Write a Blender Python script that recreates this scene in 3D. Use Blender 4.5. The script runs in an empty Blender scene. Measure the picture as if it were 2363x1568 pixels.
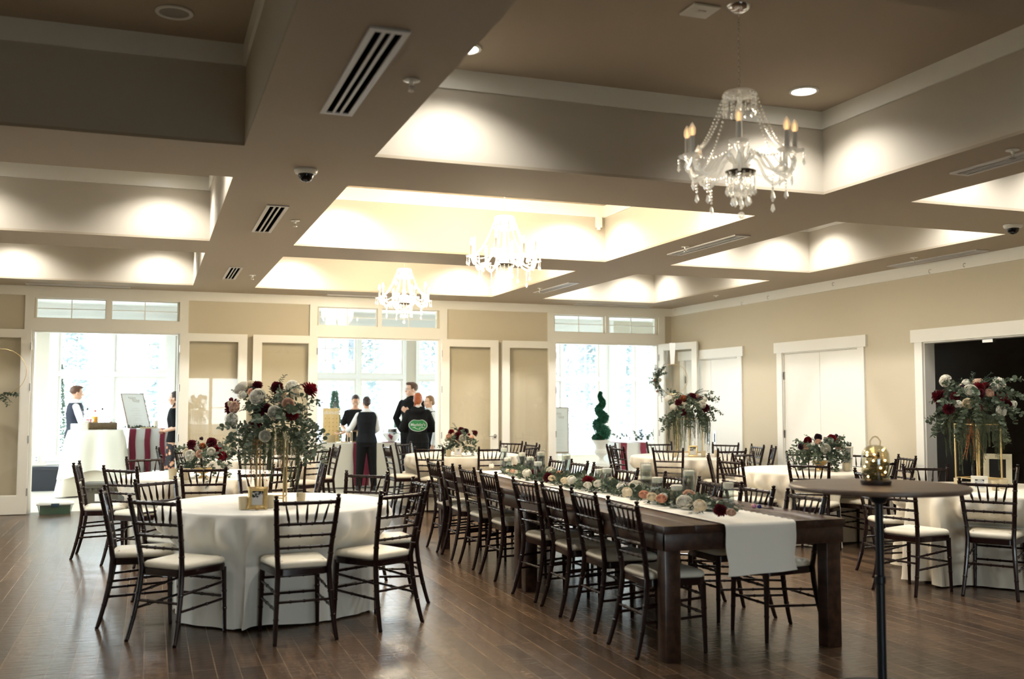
import bpy, bmesh, math, random
from mathutils import Vector, Matrix, Euler, noise
PI = math.pi
R = math.radians
random.seed(7)
SC = bpy.context.scene
C = SC.collection

# ------------------------------------------------------------------ camera, world, exposure
cam_d = bpy.data.cameras.new('camera')
cam = bpy.data.objects.new('camera', cam_d)
C.objects.link(cam)
SC.camera = cam
cam_d.sensor_width = 36.0
cam_d.lens = 2327.2 / 2363 * 36.0
cam_d.clip_start = 0.05
cam_d.clip_end = 400
yaw, pitch, roll = 0.34387, 0.062507, 0.0013134
f_ = Vector((math.sin(yaw) * math.cos(pitch), math.cos(yaw) * math.cos(pitch), math.sin(pitch)))
r_ = Vector((math.cos(yaw), -math.sin(yaw), 0))
u_ = r_.cross(f_)
rr = r_ * math.cos(roll) + u_ * math.sin(roll)
uu = -r_ * math.sin(roll) + u_ * math.cos(roll)
M = Matrix((rr, uu, -f_)).transposed().to_4x4()
M.translation = Vector((0, 0, 1.5))
cam.matrix_world = M
cam_d.dof.use_dof = True
cam_d.dof.focus_distance = 9.5
cam_d.dof.aperture_fstop = 1.7

W = bpy.data.worlds.new('world')
SC.world = W
W.use_nodes = True
bg = W.node_tree.nodes['Background']
bg.inputs[0].default_value = (0.86, 0.95, 1.0, 1)
bg.inputs[1].default_value = WORLD = 8.0
SC.view_settings.view_transform = 'Standard'
SC.view_settings.look = 'None'
SC.view_settings.exposure = 0.65
SC.view_settings.gamma = 1.0
SC.view_settings.use_curve_mapping = False

def portal(loc, rot, sx, sy):
    l = bpy.data.lights.new('daylight_portal', 'AREA')
    l.shape = 'RECTANGLE'; l.size = sx; l.size_y = sy
    l.cycles.is_portal = True
    o = bpy.data.objects.new('daylight_portal', l)
    o.location = loc; o.rotation_euler = rot
    C.objects.link(o)
    return o

# ------------------------------------------------------------------ materials
MATS = {}
def mat(name, col, rough=0.6, metal=0.0, spec=0.5, bump=0, bscale=50, var=0.0, vscale=8, sheen=0, coat=0, emit=None, es=0, sss=0, trans=0, ior=1.45):
    if name in MATS: return MATS[name]
    m = bpy.data.materials.new(name); m.use_nodes = True
    nt = m.node_tree; b = nt.nodes['Principled BSDF']
    b.inputs['Base Color'].default_value = (*col, 1)
    b.inputs['Roughness'].default_value = rough
    b.inputs['Metallic'].default_value = metal
    b.inputs['Specular IOR Level'].default_value = spec
    b.inputs['IOR'].default_value = ior
    if sheen: b.inputs['Sheen Weight'].default_value = sheen
    if coat:
        b.inputs['Coat Weight'].default_value = coat; b.inputs['Coat Roughness'].default_value = 0.08
    if emit:
        b.inputs['Emission Color'].default_value = (*emit, 1); b.inputs['Emission Strength'].default_value = es
    if sss:
        b.inputs['Subsurface Weight'].default_value = sss; b.inputs['Subsurface Radius'].default_value = (.02, .008, .004)
    if trans: b.inputs['Transmission Weight'].default_value = trans
    if bump or var:
        tc = nt.nodes.new('ShaderNodeTexCoord')
        if var:
            n = nt.nodes.new('ShaderNodeTexNoise'); n.inputs['Scale'].default_value = vscale; n.inputs['Detail'].default_value = 4
            nt.links.new(tc.outputs['Object'], n.inputs['Vector'])
            mx = nt.nodes.new('ShaderNodeMix'); mx.data_type = 'RGBA'
            mx.inputs[6].default_value = (*[c * (1 - var) for c in col], 1)
            mx.inputs[7].default_value = (*[min(1, c * (1 + var)) for c in col], 1)
            nt.links.new(n.outputs['Fac'], mx.inputs[0]); nt.links.new(mx.outputs[2], b.inputs['Base Color'])
        if bump:
            n2 = nt.nodes.new('ShaderNodeTexNoise'); n2.inputs['Scale'].default_value = bscale; n2.inputs['Detail'].default_value = 3
            nt.links.new(tc.outputs['Object'], n2.inputs['Vector'])
            bp = nt.nodes.new('ShaderNodeBump'); bp.inputs['Strength'].default_value = bump; bp.inputs['Distance'].default_value = 0.01
            nt.links.new(n2.outputs['Fac'], bp.inputs['Height']); nt.links.new(bp.outputs['Normal'], b.inputs['Normal'])
    MATS[name] = m
    return m

def glass_mat(name, tint=(1, 1, 1), gloss=0.08, rough=0.0, fres=True):
    if name in MATS: return MATS[name]
    m = bpy.data.materials.new(name); m.use_nodes = True
    nt = m.node_tree; nt.nodes.clear()
    out = nt.nodes.new('ShaderNodeOutputMaterial'); mix = nt.nodes.new('ShaderNodeMixShader')
    tr = nt.nodes.new('ShaderNodeBsdfTransparent'); tr.inputs[0].default_value = (*tint, 1)
    gl = nt.nodes.new('ShaderNodeBsdfGlossy'); gl.inputs['Roughness'].default_value = rough
    if fres:
        lw = nt.nodes.new('ShaderNodeLayerWeight'); lw.inputs['Blend'].default_value = 0.5
        pw = nt.nodes.new('ShaderNodeMath'); pw.operation = 'POWER'; pw.inputs[1].default_value = 5
        ma = nt.nodes.new('ShaderNodeMath'); ma.operation = 'MULTIPLY_ADD'; ma.inputs[1].default_value = 0.9; ma.inputs[2].default_value = gloss + .035
        nt.links.new(lw.outputs['Facing'], pw.inputs[0]); nt.links.new(pw.outputs[0], ma.inputs[0]); nt.links.new(ma.outputs[0], mix.inputs[0])
    else: mix.inputs[0].default_value = gloss
    nt.links.new(tr.outputs[0], mix.inputs[1]); nt.links.new(gl.outputs[0], mix.inputs[2]); nt.links.new(mix.outputs[0], out.inputs[0])
    MATS[name] = m
    return m

def floor_mat():
    m = bpy.data.materials.new('dark_wood_planks'); m.use_nodes = True
    nt = m.node_tree; N = nt.nodes; L = nt.links; b = N['Principled BSDF']
    tc = N.new('ShaderNodeTexCoord'); mp = N.new('ShaderNodeMapping'); mp.inputs['Rotation'].default_value = (0, 0, PI / 2)
    L.new(tc.outputs['Object'], mp.inputs['Vector'])
    br = N.new('ShaderNodeTexBrick'); br.offset = 0.37; br.offset_frequency = 3; br.squash = 1
    br.inputs['Scale'].default_value = 1.0
    br.inputs['Brick Width'].default_value = 1.5; br.inputs['Row Height'].default_value = 0.127
    br.inputs['Mortar Size'].default_value = 0.0022; br.inputs['Mortar Smooth'].default_value = 0.3; br.inputs['Bias'].default_value = 0.0
    br.inputs['Color1'].default_value = (0.046, 0.026, 0.015, 1); br.inputs['Color2'].default_value = (0.110, 0.064, 0.035, 1)
    br.inputs['Mortar'].default_value = (0.21, 0.15, 0.095, 1)
    L.new(mp.outputs[0], br.inputs['Vector'])
    mp2 = N.new('ShaderNodeMapping'); mp2.inputs['Scale'].default_value = (9, 0.9, 1); L.new(tc.outputs['Object'], mp2.inputs['Vector'])
    n = N.new('ShaderNodeTexNoise'); n.inputs['Scale'].default_value = 3; n.inputs['Detail'].default_value = 6; n.inputs['Roughness'].default_value = 0.65
    L.new(mp2.outputs[0], n.inputs['Vector'])
    rp = N.new('ShaderNodeMapRange'); rp.inputs[1].default_value = 0.3; rp.inputs[2].default_value = 0.7; rp.inputs[3].default_value = 0.45; rp.inputs[4].default_value = 1.5
    L.new(n.outputs['Fac'], rp.inputs[0])
    mx = N.new('ShaderNodeMix'); mx.data_type = 'RGBA'; mx.blend_type = 'MULTIPLY'; mx.inputs[0].default_value = 1
    L.new(br.outputs['Color'], mx.inputs[6]); L.new(rp.outputs[0], mx.inputs[7]); L.new(mx.outputs[2], b.inputs['Base Color'])
    # hand-scraped ripple across each plank
    mp3 = N.new('ShaderNodeMapping'); mp3.inputs['Scale'].default_value = (3.0, 18, 1); L.new(tc.outputs['Object'], mp3.inputs['Vector'])
    n3 = N.new('ShaderNodeTexNoise'); n3.inputs['Scale'].default_value = 2.2; n3.inputs['Detail'].default_value = 2; L.new(mp3.outputs[0], n3.inputs['Vector'])
    bp = N.new('ShaderNodeBump'); bp.inputs['Strength'].default_value = 0.6; bp.inputs['Distance'].default_value = 0.008
    L.new(n3.outputs['Fac'], bp.inputs['Height'])
    bp2 = N.new('ShaderNodeBump'); bp2.invert = True; bp2.inputs['Strength'].default_value = 0.5; bp2.inputs['Distance'].default_value = 0.002
    L.new(br.outputs['Fac'], bp2.inputs['Height']); L.new(bp.outputs[0], bp2.inputs['Normal']); L.new(bp2.outputs[0], b.inputs['Normal'])
    b.inputs['Roughness'].default_value = 0.27; b.inputs['IOR'].default_value = 1.4
    b.inputs['Coat Weight'].default_value = 0.12; b.inputs['Coat Roughness'].default_value = 0.12
    return m

def wood_mat(name, c1, c2, rough=0.3, axis=1, sc=1.0):
    if name in MATS: return MATS[name]
    m = bpy.data.materials.new(name); m.use_nodes = True
    nt = m.node_tree; N = nt.nodes; L = nt.links; b = N['Principled BSDF']
    tc = N.new('ShaderNodeTexCoord'); mp = N.new('ShaderNodeMapping')
    s = [14, 14, 14]; s[axis] = 1.0; mp.inputs['Scale'].default_value = [v * sc for v in s]
    L.new(tc.outputs['Object'], mp.inputs['Vector'])
    n = N.new('ShaderNodeTexNoise'); n.inputs['Scale'].default_value = 2; n.inputs['Detail'].default_value = 6; L.new(mp.outputs[0], n.inputs['Vector'])
    cr = N.new('ShaderNodeValToRGB'); cr.color_ramp.elements[0].position = 0.3; cr.color_ramp.elements[1].position = 0.72
    cr.color_ramp.elements[0].color = (*c1, 1); cr.color_ramp.elements[1].color = (*c2, 1)
    L.new(n.outputs['Fac'], cr.inputs[0]); L.new(cr.outputs[0], b.inputs['Base Color'])
    b.inputs['Roughness'].default_value = rough
    MATS[name] = m
    return m

WALL = mat('beige_wall_paint', (0.60, 0.54, 0.415), 0.75, bump=0.08, bscale=220)
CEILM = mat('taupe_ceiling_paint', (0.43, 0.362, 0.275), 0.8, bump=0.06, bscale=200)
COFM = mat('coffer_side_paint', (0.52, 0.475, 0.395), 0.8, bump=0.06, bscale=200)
WHITE = mat('white_trim_paint', (0.85, 0.84, 0.78), 0.35)
SUNW = mat('sunroom_white', (0.86, 0.86, 0.84), 0.6)
SUNT = mat('sunroom_beige', (0.60, 0.55, 0.45), 0.7)
FLOORM = floor_mat()
SUNF = mat('sunroom_glare_floor', (0.56, 0.51, 0.43), 0.3, var=0.12, vscale=2)  # wood floor lightened: its window glare is put into the colour
DARK = mat('near_black_paint', (0.02, 0.018, 0.016), 0.7)
MAHOG = mat('mahogany_lacquer', (0.013, 0.004, 0.0035), 0.24, spec=0.4, coat=0.25)
IVORY = mat('ivory_vinyl', (0.72, 0.66, 0.53), 0.42)
LINEN = mat('white_linen', (0.76, 0.73, 0.65), 0.8, sheen=0.3, bump=0.05, bscale=300)
CREAM = mat('cream_linen', (0.76, 0.70, 0.58), 0.85, sheen=0.2, bump=0.05, bscale=300)
SNOWCL = mat('bright_white_linen', (0.80, 0.81, 0.80), 0.8)
BURG = mat('burgundy_cloth', (0.20, 0.015, 0.04), 0.8, sheen=0.2)
GOLD = mat('satin_gold', (0.75, 0.55, 0.26), 0.32, metal=1.0)
OLDGOLD = mat('antique_gold', (0.55, 0.40, 0.18), 0.45, metal=0.9, bump=0.3, bscale=90)
CHROME = mat('chrome', (0.75, 0.75, 0.74), 0.12, metal=1.0)
STEEL = mat('brushed_steel', (0.45, 0.44, 0.43), 0.35, metal=1.0)
BLACKP = mat('black_plastic', (0.012, 0.013, 0.015), 0.35)
PANE = glass_mat('window_glass', (0.97, 0.99, 0.99), 0.0)
DOORGL = glass_mat('door_glass', (0.99, 0.99, 0.98), 0.0)
CLEAR = glass_mat('clear_glassware', (0.97, 0.98, 0.98), 0.06)
CRYSTAL = glass_mat('crystal', (0.96, 0.97, 0.97), 0.22, rough=0.05)
def crystal_white(m):
    nt = m.node_tree; out = [n for n in nt.nodes if n.type == 'OUTPUT_MATERIAL'][0]; mix = out.inputs[0].links[0].from_node
    d = nt.nodes.new('ShaderNodeBsdfDiffuse'); d.inputs[0].default_value = (.9, .9, .88, 1); t_ = nt.nodes.new('ShaderNodeBsdfTranslucent'); t_.inputs[0].default_value = (.9, .9, .88, 1)
    a = nt.nodes.new('ShaderNodeAddShader'); nt.links.new(d.outputs[0], a.inputs[0]); nt.links.new(t_.outputs[0], a.inputs[1])
    m2 = nt.nodes.new('ShaderNodeMixShader'); m2.inputs[0].default_value = .30; nt.links.new(mix.outputs[0], m2.inputs[1]); nt.links.new(a.outputs[0], m2.inputs[2]); nt.links.new(m2.outputs[0], out.inputs[0])
crystal_white(CRYSTAL)
TABLEW = wood_mat('stained_table_wood', (0.020, 0.009, 0.006), (0.065, 0.030, 0.017), 0.28, axis=1)
WAX = mat('candle_wax', (0.85, 0.80, 0.68), 0.5, sss=0.3)
LAMPON = mat('lamp_lens', (1, 1, 1), 0.5, emit=(1, 0.96, 0.88), es=14)
LAMPOFF = mat('lamp_lens_off', (0.35, 0.32, 0.28), 0.5)
BULB = mat('lit_candle_bulb', (1, 0.9, 0.75), 0.4, emit=(1, 0.87, 0.62), es=30)
BULBD = mat('amber_bulb', (0.9, 0.55, 0.25), 0.25, emit=(1, 0.55, 0.2), es=1.2)
FAIRY = mat('fairy_bulb', (1, 0.8, 0.5), 0.4, emit=(1, 0.62, 0.27), es=22)

# ------------------------------------------------------------------ mesh helpers
class MB:
    def __init__(self): self.v = []; self.f = []
    def add(self, vs, fs):
        n = len(self.v); self.v += [Vector(p) for p in vs]; self.f += [tuple(i + n for i in q) for q in fs]; return self
    def box(self, c, s, rot=None, bev=0):
        hx, hy, hz = [d / 2 for d in s]; c = Vector(c)
        if bev:
            k = bev; vs = []; fs = []
            bm = bmesh.new(); bmesh.ops.create_cube(bm, size=1)
            for v in bm.verts: v.co = Vector((v.co.x * s[0], v.co.y * s[1], v.co.z * s[2]))
            bmesh.ops.bevel(bm, geom=bm.edges[:], offset=k, segments=2, affect='EDGES', profile=0.5)
            bm.verts.index_update()
            vs = [v.co.copy() for v in bm.verts]; fs = [tuple(v.index for v in f.verts) for f in bm.faces]; bm.free()
        else:
            vs = [Vector((x, y, z)) for x in (-hx, hx) for y in (-hy, hy) for z in (-hz, hz)]
            fs = [(0, 1, 3, 2), (4, 6, 7, 5), (0, 4, 5, 1), (2, 3, 7, 6), (0, 2, 6, 4), (1, 5, 7, 3)]
        if rot: 
            e = Euler(rot).to_matrix(); vs = [e @ v for v in vs]
        return self.add([v + c for v in vs], fs)
    def b2(self, x0, x1, y0, y1, z0, z1):
        return self.box(((x0 + x1) / 2, (y0 + y1) / 2, (z0 + z1) / 2), (abs(x1 - x0), abs(y1 - y0), abs(z1 - z0)))
    def tube(self, path, rad, seg=10, cap=True, flat=1.0):
        path = [Vector(p) for p in path]; n = len(path)
        if not hasattr(rad, '__len__'): rad = [rad] * n
        vs = []; fs = []; up = None
        for i, p in enumerate(path):
            t = (path[min(i + 1, n - 1)] - path[max(i - 1, 0)])
            if t.length < 1e-9: t = Vector((0, 0, 1))
            t.normalize()
            if up is None:
                a = Vector((0, 1, 0)) if abs(t.y) < 0.9 else Vector((1, 0, 0))
                up = (a - t * a.dot(t)).normalized()
            else:
                up = (up - t * up.dot(t))
                if up.length < 1e-6: up = t.orthogonal()
                up.normalize()
            s = t.cross(up)
            for j in range(seg):
                a = 2 * PI * j / seg
                vs.append(p + (up * math.cos(a) * flat + s * math.sin(a)) * rad[i])
        for i in range(n - 1):
            for j in range(seg):
                k = (j + 1) % seg
                fs.append((i * seg + j, i * seg + k, (i + 1) * seg + k, (i + 1) * seg + j))
        if cap:
            fs.append(tuple(range(seg - 1, -1, -1))); fs.append(tuple((n - 1) * seg + j for j in range(seg)))
        return self.add(vs, fs)
    def lathe(self, prof, seg=24, c=(0, 0, 0), capb=True, capt=True):
        c = Vector(c); vs = []; fs = []; n = len(prof)
        for (r, z) in prof:
            for j in range(seg):
                a = 2 * PI * j / seg; vs.append(c + Vector((max(r, 1e-5) * math.cos(a), max(r, 1e-5) * math.sin(a), z)))
        for i in range(n - 1):
            for j in range(seg):
                k = (j + 1) % seg; fs.append((i * seg + j, i * seg + k, (i + 1) * seg + k, (i + 1) * seg + j))
        if capb: fs.append(tuple(range(seg - 1, -1, -1)))
        if capt: fs.append(tuple((n - 1) * seg + j for j in range(seg)))
        return self.add(vs, fs)
    def ell(self, c, r, seg=14, rings=9, rot=None):
        c = Vector(c); e = Euler(rot).to_matrix() if rot else None
        if not hasattr(r, '__len__'): r = (r, r, r)
        vs = []; fs = []
        for i in range(1, rings):
            th = PI * i / rings
            for j in range(seg):
                a = 2 * PI * j / seg
                v = Vector((r[0] * math.sin(th) * math.cos(a), r[1] * math.sin(th) * math.sin(a), -r[2] * math.cos(th)))
                vs.append(v)
        vs += [Vector((0, 0, -r[2])), Vector((0, 0, r[2]))]; b, t = len(vs) - 2, len(vs) - 1
        for i in range(rings - 2):
            for j in range(seg):
                k = (j + 1) % seg; fs.append((i * seg + j, i * seg + k, (i + 1) * seg + k, (i + 1) * seg + j))
        for j in range(seg):
            k = (j + 1) % seg; fs.append((b, k, j)); fs.append((t, (rings - 2) * seg + j, (rings - 2) * seg + k))
        if e: vs = [e @ v for v in vs]
        return self.add([v + c for v in vs], fs)
    def loft(self, rings, cap=True):   # rings: list of lists of points
        n = len(rings[0]); vs = [p for r in rings for p in r]; fs = []
        for i in range(len(rings) - 1):
            for j in range(n):
                k = (j + 1) % n; fs.append((i * n + j, i * n + k, (i + 1) * n + k, (i + 1) * n + j))
        if cap: fs.append(tuple(range(n - 1, -1, -1))); fs.append(tuple((len(rings) - 1) * n + j for j in range(n)))
        return self.add(vs, fs)
    def mb(self, other, M=None):
        return self.add([M @ v for v in other.v] if M else other.v, other.f)
    def mesh(self, name, m, smooth=35):
        me = bpy.data.meshes.new(name); me.from_pydata([tuple(v) for v in self.v], [], self.f)
        if smooth:
            me.polygons.foreach_set('use_smooth', [True] * len(me.polygons)); me.set_sharp_from_angle(angle=R(smooth))
        if m: me.materials.append(m)
        me.update(); return me
    def obj(self, name, m, parent=None, loc=None, smooth=35):
        return link(name, self.mesh(name, m, smooth), parent, loc)
KIDS = {}
def link(name, me, parent=None, loc=None, rot=None, scale=None):
    o = bpy.data.objects.new(name, me); C.objects.link(o)
    if parent: o.parent = parent; KIDS.setdefault(parent.name, []).append(o)
    if loc is not None: o.location = loc
    if rot is not None: o.rotation_euler = rot
    if scale is not None: o.scale = (scale, scale, scale) if not hasattr(scale, '__len__') else scale
    return o
def tag(o, label, cat, group=None, kind=None):
    if label: o['label'] = label
    if cat: o['category'] = cat
    if group: o['group'] = group
    if kind: o['kind'] = kind
    return o
def thing(name, label, cat, loc=(0, 0, 0), rz=0, group=None):
    o = link(name, None, None, loc, (0, 0, rz)); o.empty_display_size = 0.1
    return tag(o, label, cat, group)
def struct(o):
    o['kind'] = 'structure'; return o
def dup(root, loc, rz, label, group=None, scale=None):
    r = root.copy(); C.objects.link(r); r.location = loc; r.rotation_euler = (0, 0, rz)
    if label: r['label'] = label
    if group: r['group'] = group
    if scale: r.scale = (scale,) * 3
    for ch in KIDS.get(root.name, []):
        c = ch.copy(); C.objects.link(c); c.parent = r
        for g in KIDS.get(ch.name, []):
            d = g.copy(); C.objects.link(d); d.parent = c
    return r
# ------------------------------------------------------------------ room shell
S, TOP = 3.077, 3.708           # soffit of the beams, top of the coffers
XL, XR, YB, YF = -2.9, 8.236, 15.042, -3.4
SY = 19.6                        # far wall of the sunroom
fl = MB(); fl.b2(XL - .2, XR + .16, YF - .2, YB + .16, -0.12, 0.0)
struct(fl.obj('floor', FLOORM, smooth=0))
fl = MB(); fl.b2(-2.9, 10.8, YB + .16, SY + .2, -0.12, -0.002)
struct(fl.obj('floor_sunroom', SUNF, smooth=0))

COLS = [(-2.1, 0.512), (1.323, 4.769), (5.586, 7.488)]
ROWS = [(-0.9, 2.22), (3.14, 6.319), (7.239, 10.224), (11.057, 14.217)]
xs = sorted({XL, XR, *[a for c in COLS for a in c]}); ys = sorted({YF, YB, *[a for c in ROWS for a in c]})
c1 = MB(); c2 = MB()
for i in range(len(xs) - 1):
    for j in range(len(ys) - 1):
        x0, x1, y0, y1 = xs[i], xs[i + 1], ys[j], ys[j + 1]
        if (x0, x1) in COLS and (y0, y1) in ROWS:
            c1.b2(x0 - .05, x1 + .05, y0 - .05, y1 + .05, TOP, TOP + .05)
        else:
            c1.b2(x0, x1, y0, y1, S, S + 0.02)
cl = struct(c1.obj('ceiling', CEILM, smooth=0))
for (x0, x1) in COLS:
    for (y0, y1) in ROWS:
        t = .02
        c2.b2(x0 - t, x0, y0 - t, y1 + t, S + .02, TOP); c2.b2(x1, x1 + t, y0 - t, y1 + t, S + .02, TOP)
        c2.b2(x0, x1, y0 - t, y0, S + .02, TOP); c2.b2(x0, x1, y1, y1 + t, S + .02, TOP)
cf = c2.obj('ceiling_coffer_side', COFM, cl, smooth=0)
n = 1
for (x0, x1) in COLS:
    for (y0, y1) in ROWS:
        m = MB(); t = .018; z0, z1 = 3.574, TOP
        m.b2(x0, x0 + t, y0, y1, z0, z1); m.b2(x1 - t, x1, y0, y1, z0, z1)
        m.b2(x0 + t, x1 - t, y0, y0 + t, z0, z1); m.b2(x0 + t, x1 - t, y1 - t, y1, z0, z1)
        struct(m.obj('trim_%d' % n, WHITE, smooth=0)); n += 1

def wall(name, ax, c, th, a0, a1, z0, z1, holes, m, kind=True):
    """wall in plane ax=c (thickness th towards +), spanning a0..a1, with rectangular holes (a0,a1,z0,z1)"""
    As = sorted({a0, a1, *[h[0] for h in holes], *[h[1] for h in holes]}); Zs = sorted({z0, z1, *[h[2] for h in holes], *[h[3] for h in holes]})
    mb = MB()
    for i in range(len(As) - 1):
        run = None
        for j in range(len(Zs) - 1):
            ca, cz = (As[i] + As[i + 1]) / 2, (Zs[j] + Zs[j + 1]) / 2
            inside = any(h[0] < ca < h[1] and h[2] < cz < h[3] for h in holes)
            if not inside:
                if ax == 'y': mb.b2(As[i], As[i + 1], c, c + th, Zs[j], Zs[j + 1])
                else: mb.b2(c, c + th, As[i], As[i + 1], Zs[j], Zs[j + 1])
    return struct(mb.obj(name, m, smooth=0))

OPEN = [(-1.51, 0.37), (2.31, 4.19), (6.10, 7.98)]
TRZ = (2.64, 2.92)
holes = []
for a, b in OPEN:
    mid = (a + b) / 2
    holes += [(a, b, 0, 2.47), (a + .02, mid - .03, *TRZ), (mid + .03, b - .02, *TRZ)]
wall('wall_back', 'y', YB, .14, XL, XR, 0, S, holes, WALL)
RD = [(13.0, 14.6), (10.28, 11.87), (7.42, 9.17)]
wall('wall_right', 'x', XR, .14, YF, YB + .14, 0, S, [(a, b, 0, 2.19) for a, b in RD], WALL)
LW = [(8.4, 9.5)]
wall('wall_left', 'x', XL - .14, .14, YF, YB + .14, 0, S, [(a, b, .35, 2.75) for a, b in LW], WALL)
FW = [(.4, 3.2)]
wall('wall_front', 'y', YF - .14, .14, XL, XR, 0, S, [(a, b, .35, 2.3) for a, b in FW], WALL)

# frieze boards, baseboards
m = MB(); m.b2(XL, XR, YB - .022, YB, 2.948, S); struct(m.obj('trim_%d' % n, WHITE, smooth=0)); n += 1
m = MB(); m.b2(XR - .022, XR, YF, YB - .022, 2.948, S); struct(m.obj('trim_%d' % n, WHITE, smooth=0)); n += 1
m = MB(); m.b2(XL, XL + .022, YF, YB - .022, 2.948, S); struct(m.obj('trim_%d' % n, WHITE, smooth=0)); n += 1
for nm, segs in (('baseboard_back', [(XL, -1.63), (.49, 2.19), (4.31, 5.98), (8.1, XR)]),):
    m = MB()
    for a, b in segs: m.b2(a, b, YB - .018, YB, 0, .13)
    struct(m.obj(nm, WHITE, smooth=0))
m = MB()
for a, b in [(YF, 7.29), (9.30, 10.17), (11.99, 12.88), (14.72, YB - .02)]: m.b2(XR - .018, XR, a, b, 0, .13)
struct(m.obj('baseboard_right', WHITE, smooth=0))
m = MB(); m.b2(XL, XL + .018, YF, YB - .02, 0, .13); struct(m.obj('baseboard_left', WHITE, smooth=0))

# casings of the three doorways in the back wall, with their transom windows
for k, (a, b) in enumerate(OPEN):
    mid = (a + b) / 2
    m = MB()
    m.b2(a - .11, a, YB - .03, YB, 0, 2.948); m.b2(b, b + .12, YB - .03, YB, 0, 2.948)
    m.b2(a, b, YB - .03, YB, 2.47, 2.64); m.b2(a, b, YB - .03, YB, 2.92, 2.948)
    m.b2(mid - .03, mid + .03, YB - .03, YB, 2.64, 2.92)
    m.b2(a, a + .02, YB, YB + .14, 0, 2.47); m.b2(b - .02, b, YB, YB + .14, 0, 2.47); m.b2(a + .02, b - .02, YB, YB + .14, 2.45, 2.47)
    struct(m.obj('trim_%d' % n, WHITE, smooth=0)); n += 1
wn = 1
def window(ax, c, a0, a1, z0, z1, nx=1, nz=1, fr=.05, mw=.02, depth=.06, split=None):
    """framed glazed sash in plane ax=c"""
    global wn
    def B(m, p0, p1, q0, q1, d0, d1):
        if ax == 'y': m.b2(p0, p1, c + d0, c + d1, q0, q1)
        else: m.b2(c + d0, c + d1, p0, p1, q0, q1)
    h = depth / 2
    m = MB()
    B(m, a0, a0 + fr, z0, z1, -h, h); B(m, a1 - fr, a1, z0, z1, -h, h)
    B(m, a0 + fr, a1 - fr, z0, z0 + fr, -h, h); B(m, a0 + fr, a1 - fr, z1 - fr, z1, -h, h)
    w = struct(m.obj('window_%d' % wn, WHITE, smooth=0)); wn += 1
    if nx > 1 or nz > 1:
        m = MB()
        for i in range(1, nx):
            x = a0 + fr + (a1 - a0 - 2 * fr) * i / nx; B(m, x - mw / 2, x + mw / 2, z0 + fr, z1 - fr, -.014, .014)
        for i in range(1, nz):
            z = z0 + fr + (z1 - z0 - 2 * fr) * i / nz; B(m, a0 + fr, a1 - fr, z - mw / 2, z + mw / 2, -.012, .012)
        m.obj('muntins', WHITE, w, smooth=0)
    m = MB(); B(m, a0 + fr, a1 - fr, z0 + fr, z1 - fr, -.003, .003)
    m.obj('glass_pane', PANE, w, smooth=0)
    return w
for a, b in OPEN:
    mid = (a + b) / 2
    window('y', YB + .07, a + .02, mid - .03, *TRZ, 2, 2, fr=.014, mw=.012)
    window('y', YB + .07, mid + .03, b - .02, *TRZ, 2, 2, fr=.014, mw=.012)
for a, b in LW:
    for q in range(2):
        w = (b - a) / 2; window('x', XL - .07, a + q * w, a + (q + 1) * w, .35, 2.75, 1, 2)
    portal((XL - .16, (a + b) / 2, 1.55), (0, R(-90), 0), 2.4, b - a)
for a, b in FW:
    for q in range(2):
        w = (b - a) / 2; window('y', YF - .07, a + q * w, a + (q + 1) * w, .35, 2.3, 1, 2)
    portal(((a + b) / 2, YF - .16, 1.33), (R(90), 0, 0), b - a, 1.95)

# white doors in the right wall: casing, two leaves, flush pulls, hinges
dn = 1
def casing_right(a, b, n_):
    m = MB(); m.b2(XR - .025, XR, a - .12, a, 0, 2.19); m.b2(XR - .025, XR, b, b + .12, 0, 2.19)
    m.b2(XR - .035, XR, a - .17, b + .17, 2.19, 2.335)
    m.b2(XR, XR + .14, a, a + .015, 0, 2.19); m.b2(XR, XR + .14, b - .015, b, 0, 2.19); m.b2(XR, XR + .14, a + .015, b - .015, 2.175, 2.19)
    struct(m.obj('trim_%d' % n_, WHITE, smooth=0))
for k, (a, b) in enumerate(RD):
    casing_right(a, b, n); n += 1
    if k < 2:
        mid = (a + b) / 2
        for s, (p, q) in enumerate(((a + .018, mid - .003), (mid + .003, b - .018))):
            m = MB(); m.b2(XR + .012, XR + .055, p, q, .008, 2.172)
            d = struct(m.obj('door_%d' % dn, WHITE, smooth=0)); dn += 1
            py = mid + (.1 if s else -.1)
            m = MB(); m.b2(XR + .004, XR + .012, py - .035, py + .035, .86, 1.06); pl = m.obj('flush_pull', CHROME, d, smooth=0)
            m = MB(); m.b2(XR + .001, XR + .004, py - .018, py + .018, .89, 1.03); m.obj('pull_recess', BLACKP, pl, smooth=0)
            hy = a + .012 if s == 0 else b - .012
            for hz in (.25, 1.02, 1.82):
                m = MB(); m.b2(XR + .0, XR + .014, hy - .012, hy + .012, hz, hz + .11); m.obj('hinge', STEEL, d, smooth=0)

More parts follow.
